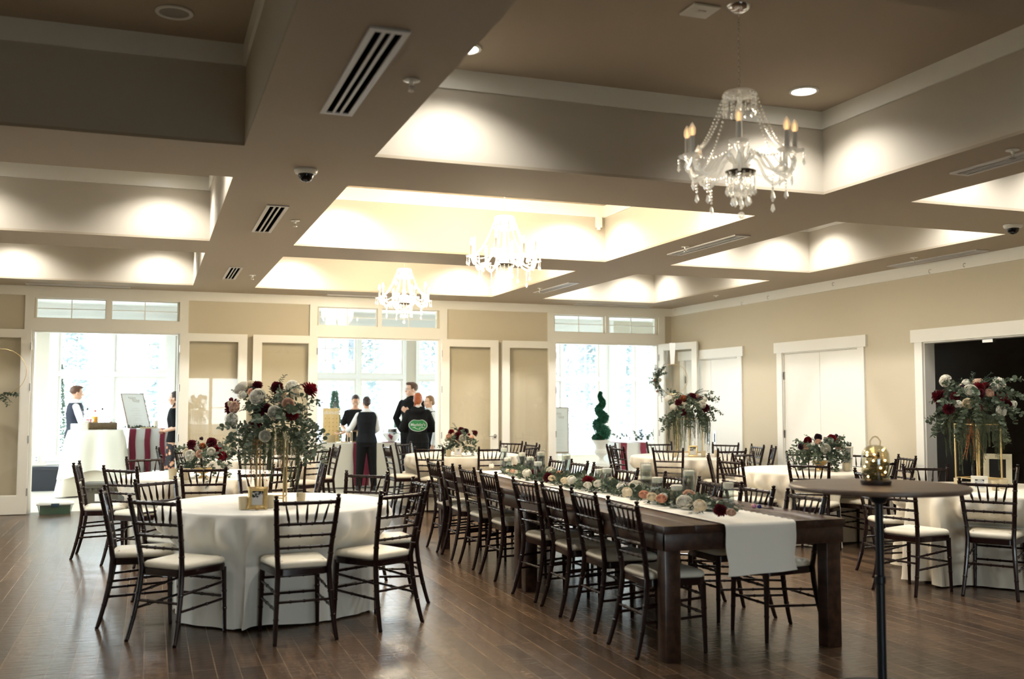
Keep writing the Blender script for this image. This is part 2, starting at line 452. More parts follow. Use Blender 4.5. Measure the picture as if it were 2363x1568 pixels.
# french doors folded back against the back wall
def french_door(x0, x1, hinge_left, handle=False, loc=(0, 0, 0), rz=0):
    """leaf built in its own frame: width along x, thickness along y"""
    global dn
    w = x1 - x0
    m = MB(); t = .042; st = .115
    if hinge_left is None: hinge_left = True
    m.b2(0, st, 0, t, .01, 2.475); m.b2(w - st, w, 0, t, .01, 2.475)
    m.b2(st, w - st, 0, t, 2.375, 2.475); m.b2(st, w - st, 0, t, .01, .25)
    e = .012
    for (p0, p1, q0, q1) in ((st, st + e, .25, 2.375), (w - st - e, w - st, .25, 2.375), (st + e, w - st - e, .25, .25 + e), (st + e, w - st - e, 2.375 - e, 2.375)):
        m.b2(p0, p1, .008, t - .008, q0, q1)
    d = struct(m.obj('door_%d' % dn, WHITE, smooth=0)); dn += 1
    d.location = loc; d.rotation_euler = (0, 0, rz)
    m = MB(); m.b2(st, w - st, t / 2 - .004, t / 2 + .004, .25, 2.375); m.obj('glass_pane', DOORGL, d, smooth=0)
    hx = 0 if hinge_left else w
    m = MB()
    for hz in (.25, .95, 1.65, 2.2): m.tube([(hx, -.006, hz), (hx, -.006, hz + .1)], .009, 8)
    m.obj('hinge', STEEL, d)
    if handle:
        kx = w - .058 if hinge_left else .058; s = -1 if hinge_left else 1
        m = MB(); m.lathe([(.03, 0), (.03, .012), (.012, .016), (.012, .05)], 20)
        mm = MB(); mm.mb(m, Matrix.Translation((kx, 0, .98)) @ Matrix.Rotation(R(90), 4, 'X'))
        mm.tube([(kx, -.046, .98), (kx + s * .03, -.05, .98), (kx + s * .115, -.048, .978)], [.011, .010, .008], 10)
        mm.obj('door_handle', CHROME, d)
    return d
yd = YB - .03 - .05
for (x0, x1, hl, hd) in ((-2.43, -1.52, False, False), (.38, 1.30, True, False), (1.38, 2.30, False, False), (4.20, 5.12, True, True), (5.185, 6.09, False, False)):
    french_door(x0, x1, hl, hd, loc=(x0, yd - .042, 0))
french_door(0, .93, True, False, loc=(7.965, YB - .06, 0), rz=R(-78.5))

# ------------------------------------------------------------------ sunroom behind the doorways
SZ = 3.25
m = MB(); m.b2(-2.9, 10.8, YB + .14, SY + .14, SZ, SZ + .05); struct(m.obj('ceiling_sunroom', SUNW, smooth=0))
lo = (.56, 1.96); up = (2.04, 2.82)
wins = []   # (x0,x1, nx_up, low z0)
for (a, b) in ((-1.55, -.64), (-.62, .28), (1.9, 2.8), (2.86, 3.79), (3.86, 4.72), (5.02, 5.85), (5.9, 6.75), (7.2, 8.11), (8.14, 9.0), (9.4, 9.86), (9.88, 10.3)):
    wins.append((a, b, .56 if a < 9.2 else .66))
holes = []
for (a, b, z0) in wins: holes += [(a, b, z0, lo[1]), (a, b, *up)]
wall('wall_sunroom_back', 'y', SY, .14, -2.9, 10.8, 0, SZ, holes, SUNT)
for (a, b, z0) in wins:
    window('y', SY + .05, a, b, z0, lo[1], 1, 1, fr=.045)
    window('y', SY + .05, a, b, *up, 3 if b - a > .6 else 2, 3, fr=.04, mw=.022)
# white trim fields around the window groups
m = MB()
for (g0, g1) in ((-1.70, .42), (1.8, 4.78), (4.98, 6.85), (7.1, 9.2), (9.28, 10.4)):
    ws = [w for w in wins if w[0] >= g0 and w[1] <= g1]
    As = [g0] + [v for w in ws for v in (w[0], w[1])] + [g1]
    for i in range(0, len(As), 2): m.b2(As[i], As[i + 1], SY - .025, SY, .40, 2.98)
    for w in ws:
        m.b2(w[0], w[1], SY - .025, SY, .40, w[2]); m.b2(w[0], w[1], SY - .025, SY, lo[1], up[0]); m.b2(w[0], w[1], SY - .025, SY, up[1], 2.98)
    m.b2(g0 - .05, g1 + .05, SY - .075, SY - .025, .46, .50)
m.b2(9.2, 9.28, SY - .12, SY, 0, SZ); m.b2(-2.9, 9.2, SY - .025, SY, 2.98, SZ)
struct(m.obj('trim_%d' % n, SUNW, smooth=0)); n += 1
m = MB(); m.b2(-2.9, 10.8, SY - .02, SY, 0, .14); struct(m.obj('baseboard_sunroom', SUNW, smooth=0))
for nm, x, th in (('wall_sunroom_left', -2.9, -.14), ('wall_sunroom_right', 10.8, .14)):
    x0, x1 = sorted((x, x + th))
    wall(nm, 'x', x0, .14, YB + .14, SY + .14, 0, SZ, [(15.4, 17.3, .35, 3.05), (17.4, 19.3, .35, 3.05)], SUNT)
    for a, b in ((15.4, 17.3), (17.4, 19.3)): window('x', x0 + .07, a, b, .35, 3.05, 2, 3)
    portal((x + th * 1.3, 17.35, 1.65), (0, R(90) if x > 0 else R(-90), 0), 2.3, 3.3)
portal((4.4, SY + .2, 1.7), (R(-90), 0, 0), 11.9, 2.4)
m = MB(); m.b2(8.236 + .14, 10.8, YB + .1, YB + .14, 0, SZ); struct(m.obj('wall_sunroom_front', SUNT, smooth=0))
m = MB(); m.b2(-2.9, 8.376, YB + .10, YB + .141, S + .01, SZ); struct(m.obj('wall_sunroom_header', SUNW, smooth=0))
# roof slab over everything so daylight only enters through the windows
m = MB(); m.b2(XL - .3, 11.1, YF - .3, SY + .3, 3.82, 3.92); struct(m.obj('roof', DARK, smooth=0))

# dark side room behind the open doorway in the right wall
m = MB()
m.b2(XR + .14, 12.0, 5.6, 5.7, 0, 3); m.b2(XR + .14, 12.0, 10.2, 10.28, 0, 3); m.b2(12.0, 12.1, 5.6, 10.28, 0, 3)
m.b2(XR + .141, XR + .16, 5.7, 7.42, 0, 3); m.b2(XR + .141, XR + .16, 9.17, 10.2, 0, 3); m.b2(XR + .141, XR + .16, 7.42, 9.17, 2.19, 3)
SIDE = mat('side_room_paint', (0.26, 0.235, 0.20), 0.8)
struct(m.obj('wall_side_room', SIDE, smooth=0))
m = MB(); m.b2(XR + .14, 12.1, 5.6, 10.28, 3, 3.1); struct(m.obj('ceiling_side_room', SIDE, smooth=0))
m = MB(); m.b2(XR + .16, 12.0, 5.7, 10.2, -.12, 0); struct(m.obj('floor_side_room', FLOORM, smooth=0))
m = MB()
for (a, b) in RD[:2]: m.b2(XR + .14, XR + .16, a - .1, b + .1, 0, 2.3)
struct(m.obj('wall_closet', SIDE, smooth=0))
# top-corner catch of the double door
tc = MB(); tc.b2(XR + .05, XR + .09, 8.22, 8.36, 2.14, 2.175)
o = tc.obj('door_catch', STEEL, smooth=0); tag(o, 'small metal roller catch under the head of the dark open doorway', 'door catch')

# ------------------------------------------------------------------ ceiling fittings
def downlight(x, y, on, lab, power):
    t = thing('recessed_light', lab, 'ceiling light', (x, y, TOP), 0, 'recessed lights in the ceiling coffers')
    m = MB(); m.lathe([(.088, 0), (.105, -.003), (.104, -.008), (.086, -.010), (.080, -.004), (.080, 0)], 28, capb=False, capt=False)
    link('trim_ring', DL[0], t)
    link('lens', DL[1] if on else DL[2], t)
    if on and power:
        l = bpy.data.lights.new('downlight_beam', 'SPOT'); l.energy = power; l.spot_size = R(138); l.spot_blend = 0.65
        l.shadow_soft_size = .05; l.color = (1.0, 0.965, 0.9)
        lo_ = bpy.data.objects.new('downlight_beam', l); lo_.location = (0, 0, -.022); lo_.parent = t; C.objects.link(lo_)
    return t
ring = MB(); ring.lathe([(.080, -.002), (.103, -.002), (.105, -.006), (.102, -.012), (.086, -.014), (.080, -.008)], 28, capb=False, capt=False)
lens = MB(); lens.lathe([(.081, -.003), (.081, -.007), (.05, -.0085), (.001, -.009)], 24)
DL = [ring.mesh('trim_ring', WHITE), lens.mesh('lens_lit', LAMPON), lens.mesh('lens_dark', LAMPOFF)]
LX = [(-1.67, .08), (1.80, 4.30), (6.02, 7.06)]
colname = ['left', 'middle', 'right']; rowname = ['camera-side', 'nearest visible', 'second', 'farthest']
POW = [[0, 0, 64, 72], [0, 62, 84, 78], [0, 64, 74, 74]]
for ci, cx in enumerate(LX):
    for ri, (y0, y1) in enumerate(ROWS):
        if ri == 0: continue
        for si, x in enumerate(cx):
            for ti, y in enumerate((y0 + .42, y1 - .42)):
                if ri == 0 and ti == 0: continue
                on = not (ci == 0 and ri <= 1)
                lab = '%s recessed light, %s %s corner of the %s %s coffer' % ('glowing' if on else 'unlit', ('near', 'far')[ti], ('left', 'right')[si], rowname[ri], colname[ci])
                downlight(x, y, on, lab, POW[ci][ri] * (.25 if ri == 1 and ti == 0 else 1) if on else 0)

VENTM = [None]
def vent(name_lab, x, y, L, w, along, nslot=3):
    t = thing('ceiling_vent', name_lab, 'air vent', (x, y, S), 0 if along == 'y' else R(-90), 'linear slot vents in the ceiling beams')
    m = MB(); m.b2(-w / 2 + .012, w / 2 - .012, -L / 2 + .02, L / 2 - .02, -.004, -.001); m.obj('slot_shade', mat('slot_shade_black', (.003, .003, .004), 1.0, spec=0), t, smooth=0)  # flat black sheet stands in for the shade inside the slots
    m = MB()
    e = .028; m.b2(-w / 2, w / 2, -L / 2, -L / 2 + .035, -.012, -.001); m.b2(-w / 2, w / 2, L / 2 - .035, L / 2, -.012, -.001)
    m.b2(-w / 2, -w / 2 + e, -L / 2 + .035, L / 2 - .035, -.012, -.001); m.b2(w / 2 - e, w / 2, -L / 2 + .035, L / 2 - .035, -.012, -.001)
    m.obj('frame', mat('vent_white', (.62, .60, .58), .4), t, smooth=0)
    iw = w - 2 * e; sl = iw / nslot
    for i in range(1, nslot):
        c = -w / 2 + e + sl * i
        m = MB(); m.b2(c - sl * .19, c + sl * .19, -L / 2 + .035, L / 2 - .035, -.011, -.003); m.obj('slat', MATS['vent_white'], t, smooth=0)
    return t
for (lab, x, y, L, w, a) in (
    ('long slot vent on the left beam, largest and closest of its line', .92, 4.755, 1.33, .175, 'y'),
    ('three-slot vent on the left beam beside the dome camera', .93, 8.81, 1.33, .175, 'y'),
    ('three-slot vent farthest down the left beam', .91, 12.67, 1.2, .16, 'y'),
    ('slot vent on the right beam between the second coffers', 5.21, 8.78, 1.33, .17, 'y'),
    ('slot vent farthest down the right beam', 5.2, 12.76, 1.3, .16, 'y'),
    ('slot vent on the right beam above the front chandelier side, cut by the frame edge', 5.2, 4.75, 1.33, .16, 'y'),
    ('slot vent along the right wall edge of the ceiling', 8.02, 8.72, 1.34, .17, 'y'),
    ('slot vent over the left doorway along the back wall', -.94, 14.74, 1.3, .15, 'x'),
    ('slot vent over the middle doorway along the back wall', 3.05, 14.76, 1.3, .15, 'x'),
    ('slot vent over the right doorway along the back wall', 7.03, 14.76, 1.35, .15, 'x')):
    vent(lab, x, y, L, w, a)

def dome_cam(x, y, lab):
    t = thing('dome_camera', lab, 'security camera', (x, y, S), 0)
    m = MB(); m.lathe([(.078, -.001), (.08, -.012), (.072, -.028), (.054, -.034)], 28); m.obj('mount', WHITE, t)
    m = MB(); m.lathe([(.052, -.034), (.051, -.045), (.043, -.066), (.026, -.082), (.001, -.087)], 28); m.obj('dome', mat('smoked_dome', (.008, .008, .009), .08), t)
dome_cam(.96, 6.83, 'black dome security camera on the left beam near the ceiling crossing')
dome_cam(7.15, 6.83, 'black dome security camera at the right edge under the ceiling')
spr = None
SPR = MB(); SPR.lathe([(.04, -.001), (.042, -.005), (.03, -.009), (.012, -.01), (.008, -.03)], 20)
SPR2 = MB(); SPR2.tube([(-.012, 0, -.03), (-.013, 0, -.042), (0, 0, -.052)], .0025, 6); SPR2.tube([(.012, 0, -.03), (.013, 0, -.042), (0, 0, -.052)], .0025, 6)
SPR2.lathe([(.003, -.05), (.02, -.053), (.02, -.056), (.001, -.056)], 14); SPR2.tube([(-.013, 0, -.031), (.013, 0, -.031)], .004, 6)
spm, spm2 = SPR.mesh('escutcheon', WHITE), SPR2.mesh('sprinkler_head', CHROME)
for lab, x, y in (('beside the largest slot vent on the left beam', 1.17, 4.73), ('beside the middle vent of the left beam', 1.15, 8.8), ('beside the farthest vent of the left beam', 1.16, 12.8),
                  ('beside the second-coffer vent of the right beam', 5.05, 8.92), ('beside the farthest vent of the right beam', 5.02, 12.88), ('next to the cut-off vent at the right frame edge', 5.02, 4.78),
                  ('beside the vent along the right wall', 7.75, 8.74), ('near the far end of the right wall', 7.79, 12.87)):
    t = thing('sprinkler', 'ceiling sprinkler ' + lab, 'sprinkler', (x, y, S), 0, 'fire sprinklers under the beams')
    link('escutcheon', spm, t); link('sprinkler_head', spm2, t)
# small hooks screwed into the frieze of the right wall
HK = MB(); HK.tube([(0, 0, .02), (-.02, 0, .02), (-.03, 0, .01), (-.032, 0, -.01), (-.022, 0, -.022), (-.01, 0, -.015)], .003, 6)
hkm = HK.mesh('hook', STEEL)
for i, (y, z, lab) in enumerate(((14.83, 3.03, 'nearest the back corner'), (12.82, 2.965, 'above the far white door'), (12.15, 2.99, 'just past the far white door'), (10.7, 3.02, 'above the middle white door'), (9.0, 2.975, 'above the dark doorway corner'), (8.49, 2.98, 'over the dark doorway'))):
    o = link('frieze_hook', hkm, None, (XR - .022, y, z)); tag(o, 'tiny metal hook in the right wall frieze, ' + lab, 'hook', 'hooks along the right wall frieze')
# junction plate beside the front chandelier canopy
m = MB(); m.box((0, 0, -.008), (.17, .17, .014), bev=.004); m.box((0, 0, -.017), (.05, .05, .006), bev=.002)
o = m.obj('ceiling_plate', mat('plate_white', (.7, .68, .62), .5), None, (2.93, 4.82 + .06, TOP)); tag(o, 'square white cover plate on the ceiling beside the front chandelier mount', 'cover plate')
o.location = (2.86, 4.86, TOP)
# white sensor box in the corner of the second coffer
m = MB(); m.box((0, 0, 0), (.07, .05, .13), bev=.008); m.lathe([(.02, -.09), (.022, -.07), (.02, -.06)], 14)
o = m.obj('wall_sensor', WHITE, None, (4.68, 10.224 - .027, 3.52)); tag(o, 'small white sensor box on the side of the bright middle coffer', 'sensor')
# outlet under the left sunroom window
m = MB(); m.box((0, 0, 0), (.075, .008, .12), bev=.003); o = m.obj('wall_outlet', mat('outlet_plastic', (.8, .8, .78), .4), None, (-1.86, SY - .005, .50)); tag(o, 'white electrical outlet on the sunroom wall left of the bar', 'outlet')
m = MB()
for dz in (-.025, .025): m.box((0, -.005, dz), (.035, .004, .03), bev=.001)
m.obj('socket', mat('socket_grey', (.35, .35, .34), .5), o)
# ------------------------------------------------------------------ chairs
def post_x(z):   # half spacing of the rear posts
    return .163 + (.038 * ((z - .45) / .47) if z > .45 else .032 * ((.45 - z) / .45) ** 1.3)
def post_y(z):
    return -.09 * ((z - .45) / .47) ** 1.25 if z > .45 else -.086 * ((.45 - z) / .45) ** 1.6
def ringed(path, r, rings=(), seg=10):
    """tube along path with thin turned rings at the given fractions"""
    P = [Vector(p) for p in path]; L = [0]
    for i in range(1, len(P)): L.append(L[-1] + (P[i] - P[i - 1]).length)
    T = L[-1]
    def at(s):
        s = max(0, min(T, s))
        for i in range(1, len(P)):
            if s <= L[i] + 1e-9: return P[i - 1].lerp(P[i], (s - L[i - 1]) / max(1e-9, L[i] - L[i - 1]))
        return P[-1]
    st = [(0, 0)] + [(T, 0)]
    for l in L: st.append((l, 0))
    for q in rings:
        s = q * T; st += [(s - .007, 0), (s - .004, 1), (s + .004, 1), (s + .007, 0)]
    st = sorted({(round(a, 5), b) for a, b in st})
    path2 = [at(a) for a, b in st]; fr = [a / T for a, b in st]
    rad = [(r(f) if callable(r) else r) + (.0026 if b else 0) for f, (a, b) in zip(fr, st)]
    m = MB(); m.tube(path2, rad, seg); return m
chair0 = thing('chiavari_chair', 'x', 'chair')
def build_chair(root):
    # rear legs run up into the back posts
    for s in (-1, 1):
        zs = [0.012, .08, .16, .25, .35, .45, .55, .65, .75, .84, .885]
        m = ringed([(s * post_x(z), post_y(z), z) for z in zs], lambda f: .0135 + .004 * math.sin(min(1, f * 1.9) * PI / 1.9 * 1.0) if f < .5 else .0175 - .003 * (f - .5), (.16, .33, .60, .72, .83, .94))
        z = .885; m.lathe([(.011, 0), (.0175, .007), (.0175, .013), (.009, .018), (.013, .025), (.016, .031), (.012, .037), (.003, .039)], 10, (s * post_x(z), post_y(z) - .001, z - .004))
        m.lathe([(.011, 0), (.0135, .004), (.0135, .014)], 10, (s * post_x(0), post_y(0), 0))
        m.obj('leg', MAHOG, root)
    for s in (-1, 1):
        m = ringed([(s * .192, .375, .012), (s * .188, .37, .2), (s * .182, .365, .425)], lambda f: .0125 + .0065 * f, (.35, .62))
        m.lathe([(.011, 0), (.013, .004), (.013, .014)], 10, (s * .192, .375, 0))
        m.obj('leg', MAHOG, root)
    # seat frame: rounded trapezoid ring
    def outline(inset, k=28):
        pts = []
        base = [(-.175, -.005), (.175, -.005), (.205, .385), (-.205, .385)]
        cr = .055 - inset * .3
        cc = [(b[0] + (cr if b[0] < 0 else -cr) - 0, b[1] + (cr if b[1] < .1 else -cr)) for b in base]
        for q, (cx, cy) in enumerate(cc):
            a0 = [PI, 1.5 * PI, 0, .5 * PI][q]
            for i in range(7):
                a = a0 + .5 * PI * i / 6
                pts.append((cx + (cr - inset) * math.cos(a), cy + (cr - inset) * math.sin(a)))
        # bow the front edge
        return [(x, y + (.014 * (1 - (x / .2) ** 2) if y > .3 else 0)) for x, y in pts]
    def ringz(inset, z): return [Vector((x, y, z)) for x, y in outline(inset)]
    m = MB(); m.loft([ringz(.012, .405), ringz(0, .41), ringz(0, .447), ringz(.006, .452)]); m.obj('seat_frame', MAHOG, root)
    m = MB(); m.loft([ringz(.012, .4505), ringz(.003, .458), ringz(0, .468), ringz(.006, .482), ringz(.022, .492), ringz(.05, .4975), [Vector((v.x * .6, .19 + (v.y - .19) * .6, .4995)) for v in ringz(.05, 0)], [Vector((v.x * .08, .19 + (v.y - .19) * .08, .5005)) for v in ringz(.05, 0)]]); m.obj('seat_pad', IVORY, root, smooth=80)
    # rails between the back posts
    for q, (z, r) in enumerate(((.868, .0125), (.735, .0105), (.66, .0100), (.585, .0100))):
        x = post_x(z); m = ringed([(-x, post_y(z), z), (0, post_y(z) - .006, z), (x, post_y(z), z)], lambda f, r=r: r, (.2, .4, .6, .8) if q else (.12, .3, .5, .7, .88)); m.obj('back_rail', MAHOG, root)
    for i in range(5):
        t = (i - 2) / 2
        z0, z1 = .74, .862
        m = MB(); a = Vector((t * .108, post_y(z0) - .004, z0)); b = Vector((t * .138, post_y(z1) - .005, z1))
        m.tube([a.lerp(b, f) for f in (0, .12, .2, .3, .55, .8, 1)], [.0055, .0065, .0092, .0098, .0078, .0058, .005], 8); m.obj('spindle', MAHOG, root)
    # stretchers
    for s in (-1, 1):
        for (za, zb) in ((.30, .33), (.20, .22)):
            xa = s * post_x(za); m = ringed([(xa, post_y(za), za), (s * .187, .37, zb)], .0085, (.3, .6)); m.obj('stretcher', MAHOG, root)
    for z in (.345, .235):
        m = ringed([(-.186, .371, z), (.186, .371, z)], .0085, (.25, .5, .75)); m.obj('stretcher', MAHOG, root)
    z = .25; m = ringed([(-post_x(z), post_y(z), z), (post_x(z), post_y(z), z)], .0085, (.25, .5, .75)); m.obj('stretcher', MAHOG, root)
build_chair(chair0)
CH = dict(
 T1a=(-.30,7.52,-91,'edge-on at the far left of the foreground left round table'),
 T1b=(.03,6.73,-44,'at near left of the foreground round table, back turned to us'),
 T1c=(.95,6.45,6,'front and centre of the foreground left round table'),
 T1d=(1.62,6.69,31,'at near right of the foreground left round table, slightly turned'),
 T1e=(1.99,7.62,93,'edge-on right of the foreground left round table, facing left'),
 T1f=(1.76,8.58,139,'facing us beyond the right rim of the foreground round table'),
 T1g=(.05,8.33,-138,'facing us beyond the left rim of the foreground round table'),
 T1h=(.93,9.01,-174,'facing us straight behind the tall gold flower stand in front'),
 T2a=(-.67,10.77,-94,'edge-on, leftmost of all chairs, beside the brown crate'),
 T2b=(-.25,9.95,-43,'at near left of the second left table, crate behind it'),
 T2c=(-.05,11.72,-154,'facing us behind second left table, against the burgundy striped buffet'),
 T2d=(.48,9.79,-6,'back turned directly in front of the low flower bowl on the left'),
 T2e=(1.27,9.96,41,'at near right of the second left table, behind the gold stand'),
 T2f=(1.43,11.61,137,'beyond the right rim of second left table, facing us'),
 T2g=(1.72,10.57,86,'edge-on at the right of the second left table'),
 T3a=(.10,14.1,-86,'edge-on left of the far left table, before the third burgundy runner'),
 T3b=(.50,14.69,-145,'at far left of the rearmost left table, beside the floral dress'),
 T3c=(.45,13.16,-42,'at near left of the rearmost left table, half behind flowers'),
 T3d=(1.22,12.79,-20,'with back turned, seen under the hanging fronds of the tall bouquet'),
 T3e=(2.04,12.98,34,'at near right of the rearmost left table, pad visible'),
 T3f=(2.46,14.05,93,'edge-on at right of the rearmost left table, by the server'),
 T3g=(2.07,14.66,149,'facing us beyond the rearmost left table under the trailing leaves'),
 T4a=(3.11,13.87,-88,'side-on at left of the centre rear table, beside the vested server'),
 T4b=(3.55,14.72,-138,'beyond the left rim of the centre rear table, by the red-haired woman'),
 T4c=(3.49,13.02,-36,'with back turned at near left of the centre rear table'),
 T4d=(4.31,12.79,6,'with back turned at near right of the centre rear table'),
 T4e=(5.21,14.56,127,'facing us beyond the centre rear table, before the folded glass doors'),
 T4f=(5.29,13.91,93,'turned left, right of the centre rear table, farther of two'),
 T4g=(4.98,13.06,38,'turned left, right of the centre rear table, nearer of two'),
 L1=(2.74,10.08,-90,'farthest on the left side of the long wooden table'),
 L2=(2.735,9.52,-92,'second from the far end on the long table left side'),
 L3=(2.75,8.93,-88,'third from the far end on the long table left side'),
 L4=(2.75,8.31,-89,'fourth from the far end on the long table left side'),
 L5=(2.73,7.36,-84,'fourth from the near end on the long table left side'),
 L6=(2.74,6.83,-92,'third from the near end on the long table left side'),
 L7=(2.75,6.28,-90,'second from the near end on the long table left side'),
 L8=(2.71,5.60,-90,'nearest on the left side of the long wooden table'),
 R1=(4.14,10.06,93,'farthest on the right side of the long wooden table'),
 R2=(4.15,9.52,91,'second from the far end on the long table right side'),
 R3=(4.14,8.94,90,'third from the far end on the long table right side'),
 R4=(4.14,8.40,92,'fourth from the far end on the long table right side'),
 R5=(4.15,7.52,86,'fourth from the near end on the long table right side'),
 R6=(4.14,6.93,87,'third from the near end on the long table right side'),
 R7=(4.15,6.31,91,'second from the near end on the long table right side'),
 R8=(4.14,5.72,91,'nearest on the right side of the long wooden table'),
 T5a=(6.23,13.2,-133,'behind another at left of the rear right table, by the topiary urn'),
 T5b=(5.98,12.49,-88,'at left of the rear right table, before the burgundy runner'),
 T5c=(7.22,13.6,175,'facing us beyond the rear right table, against the white buffet cloth'),
 T5d=(6.34,11.7,-42,'with back turned at near left of the rear right table'),
 T5e=(8.03,13.04,128,'facing us beyond the rear right table, below the door pulls'),
 T5f=(7.06,11.31,-4,'with back turned at near right of the rear right table'),
 T5g=(8.10,12.30,82,'narrow against the beige wall right of the rear right table'),
 T5h=(8.06,11.85,64,'edge-on, rightmost at the rear right table'),
 T6a=(6.72,10.54,-160,'at far left of the middle right table, overlapping two other chairs'),
 T6b=(6.0,10.13,-122,'edge-on with tilted post left of the middle right table'),
 T6c=(5.78,9.31,-86,'turned right, immediately left of the middle right tablecloth'),
 T6d=(7.51,10.44,158,'mostly behind the low flowers of the middle right table'),
 T6e=(6.19,8.52,-50,'with back turned, in front of the middle right table'),
 T6f=(8.0,9.97,123,'facing us beyond the middle right table, left of the fairy-light jar'),
 T6g=(8.04,9.24,76,'turned left near the white post of the dark doorway'),
 T6h=(7.15,8.54,18,'partly behind the fairy-light jar, right of middle right table'),
 T7a=(5.95,7.41,-108,'left of the foreground right table, seen left of the black pole'),
 T7b=(7.0,7.81,146,'facing us in front of the doorway, above the cocktail table rim'),
 T7c=(7.72,7.67,124,'reddish, behind the white-framed table number at far right'),
 T7d=(6.09,6.14,-55,'rightmost in front, back turned, overlapping the cocktail table rim'),
 T7e=(5.55,6.57,-77,'seen behind the black cocktail table pole, pad facing the cloth'),
)
CEN = dict(T1=(.89, 7.66, .82), T2=(.55, 10.86, .80), T3=(1.30, 13.90, .80), T4=(4.22, 13.90, .80), T5=(7.09, 12.48, .80), T6=(6.93, 9.50, .80), T7=(6.87, 6.85, .80))
TN = dict(T1='chairs around the foreground left round table', T2='chairs around the second left round table', T3='chairs around the rearmost left round table', T4='chairs around the centre rear round table',
          T5='chairs around the rear right round table', T6='chairs around the middle right round table', T7='chairs around the foreground right round table')
CHAIRS = {}
first = True
for k, (x, y, rot, lab) in CH.items():
    a = R(rot); fx, fy = -math.sin(a), math.cos(a)
    ox, oy = x + fx * .09, y + fy * .09
    CHAIRS[k] = (ox, oy, a)
    L = 'dark chair ' + lab
    g = TN.get(k[:2], 'chairs along the long wooden table')
    if first:
        chair0.location = (ox, oy, 0); chair0.rotation_euler = (0, 0, a); tag(chair0, L, 'chair', g); first = False
    else: dup(chair0, (ox, oy, 0), a, L, g)
for x, y, rot, lab in ((9.35, 8.05, 150, 'dark chair in the unlit side room, left of the gold stand legs'), (10.1, 8.0, 170, 'dark chair in the unlit side room, farther right behind the gold stand')):
    dup(chair0, (x, y, 0), R(rot), lab, 'chairs in the dark side room')

# ------------------------------------------------------------------ round tables and cloths
def cloth_mesh(cx, cy, r, chairs, seed, zt=.762, hem=.012, folds=21):
    rnd = random.Random(seed)
    nA = 288
    fr = [(folds + rnd.choice((-5, -3, -2, 0, 1, 2, 4, 6)), rnd.uniform(0, 6.28), rnd.uniform(.5, 1)) for _ in range(5)]
    sm = [(rnd.choice((2, 3, 5)), rnd.uniform(0, 6.28)) for _ in range(2)]
    def fold(a, zf):
        s = sum(w * math.sin(n_ * a + p + .8 * math.sin(3 * a + p) + zf * .5 * math.sin(p * 3)) for n_, p, w in fr) / 2.6
        return (abs(s) ** .8) * (1 if s > 0 else -1)
    prof = [(0.001, 0, 0), (.3, 0, 0), (.6, 0, 0), (.85, 0, 0), (.95, 0, 0), (.985, 0, 0), (1.0, -.004, 0), (1.008, -.012, .02), (1.012, -.03, .06)]
    zs = [.69, .65, .60, .55, .50, .45, .40, .34, .28, .22, .16, .10, .06, .03, hem]
    vs = []; fs = []
    for (q, dz, am) in prof:
        for j in range(nA):
            a = 2 * PI * j / nA; rr_ = r * q + am * .02 * fold(a, 0); vs.append(Vector((cx + rr_ * math.cos(a), cy + rr_ * math.sin(a), zt + dz)))
    for z in zs:
        f = (zt - z) / zt
        for j in range(nA):
            a = 2 * PI * j / nA
            am = .020 + .072 * f ** .7
            if z <= .03: am += .012
            rr_ = r * (1.01 + .035 * f) + am * fold(a, f) + .015 * f * sum(math.sin(n_ * a + p) for n_, p in sm)
            p = Vector((cx + rr_ * math.cos(a), cy + rr_ * math.sin(a), z + (.014 * max(0, math.sin(5 * a + seed)) if z < .02 else 0)))
            if z < .62:
                wz = min(1, (.62 - z) / .12) * (1 if z > .40 else .9)
                for (ox, oy, ang) in chairs:
                    fw = Vector((-math.sin(ang), math.cos(ang), 0)); sd = Vector((math.cos(ang), math.sin(ang), 0))
                    d = p - Vector((ox, oy, p.z)); u = d.dot(sd); v = d.dot(fw)
                    if abs(u) < .40 and v < .43 and v > -.3:
                        wu = 1 if abs(u) < .22 else max(0, (.40 - abs(u)) / .18); wu = wu * wu * (3 - 2 * wu)
                        p = p + fw * ((.43 - v) * wz * wu)
            vs.append(p)
    n_ = len(prof) + len(zs)
    for i in range(n_ - 1):
        for j in range(nA):
            k = (j + 1) % nA; fs.append((i * nA + k, i * nA + j, (i + 1) * nA + j, (i + 1) * nA + k))
    fs.append(tuple(range(nA)))
    m = MB(); m.add(vs, fs); return m
TLAB = dict(T1='foreground left round table with the tall gold-framed bouquet', T2='round table with the low flower bowl, second on the left',
            T3='rearmost left round table, behind the hanging bouquet fronds', T4='centre rear round table with a flower basket',
            T5='rear right round table with a tall bouquet by the glass door', T6='middle right round table with a wide low bouquet',
            T7='foreground right round table with tall bouquet by dark doorway')
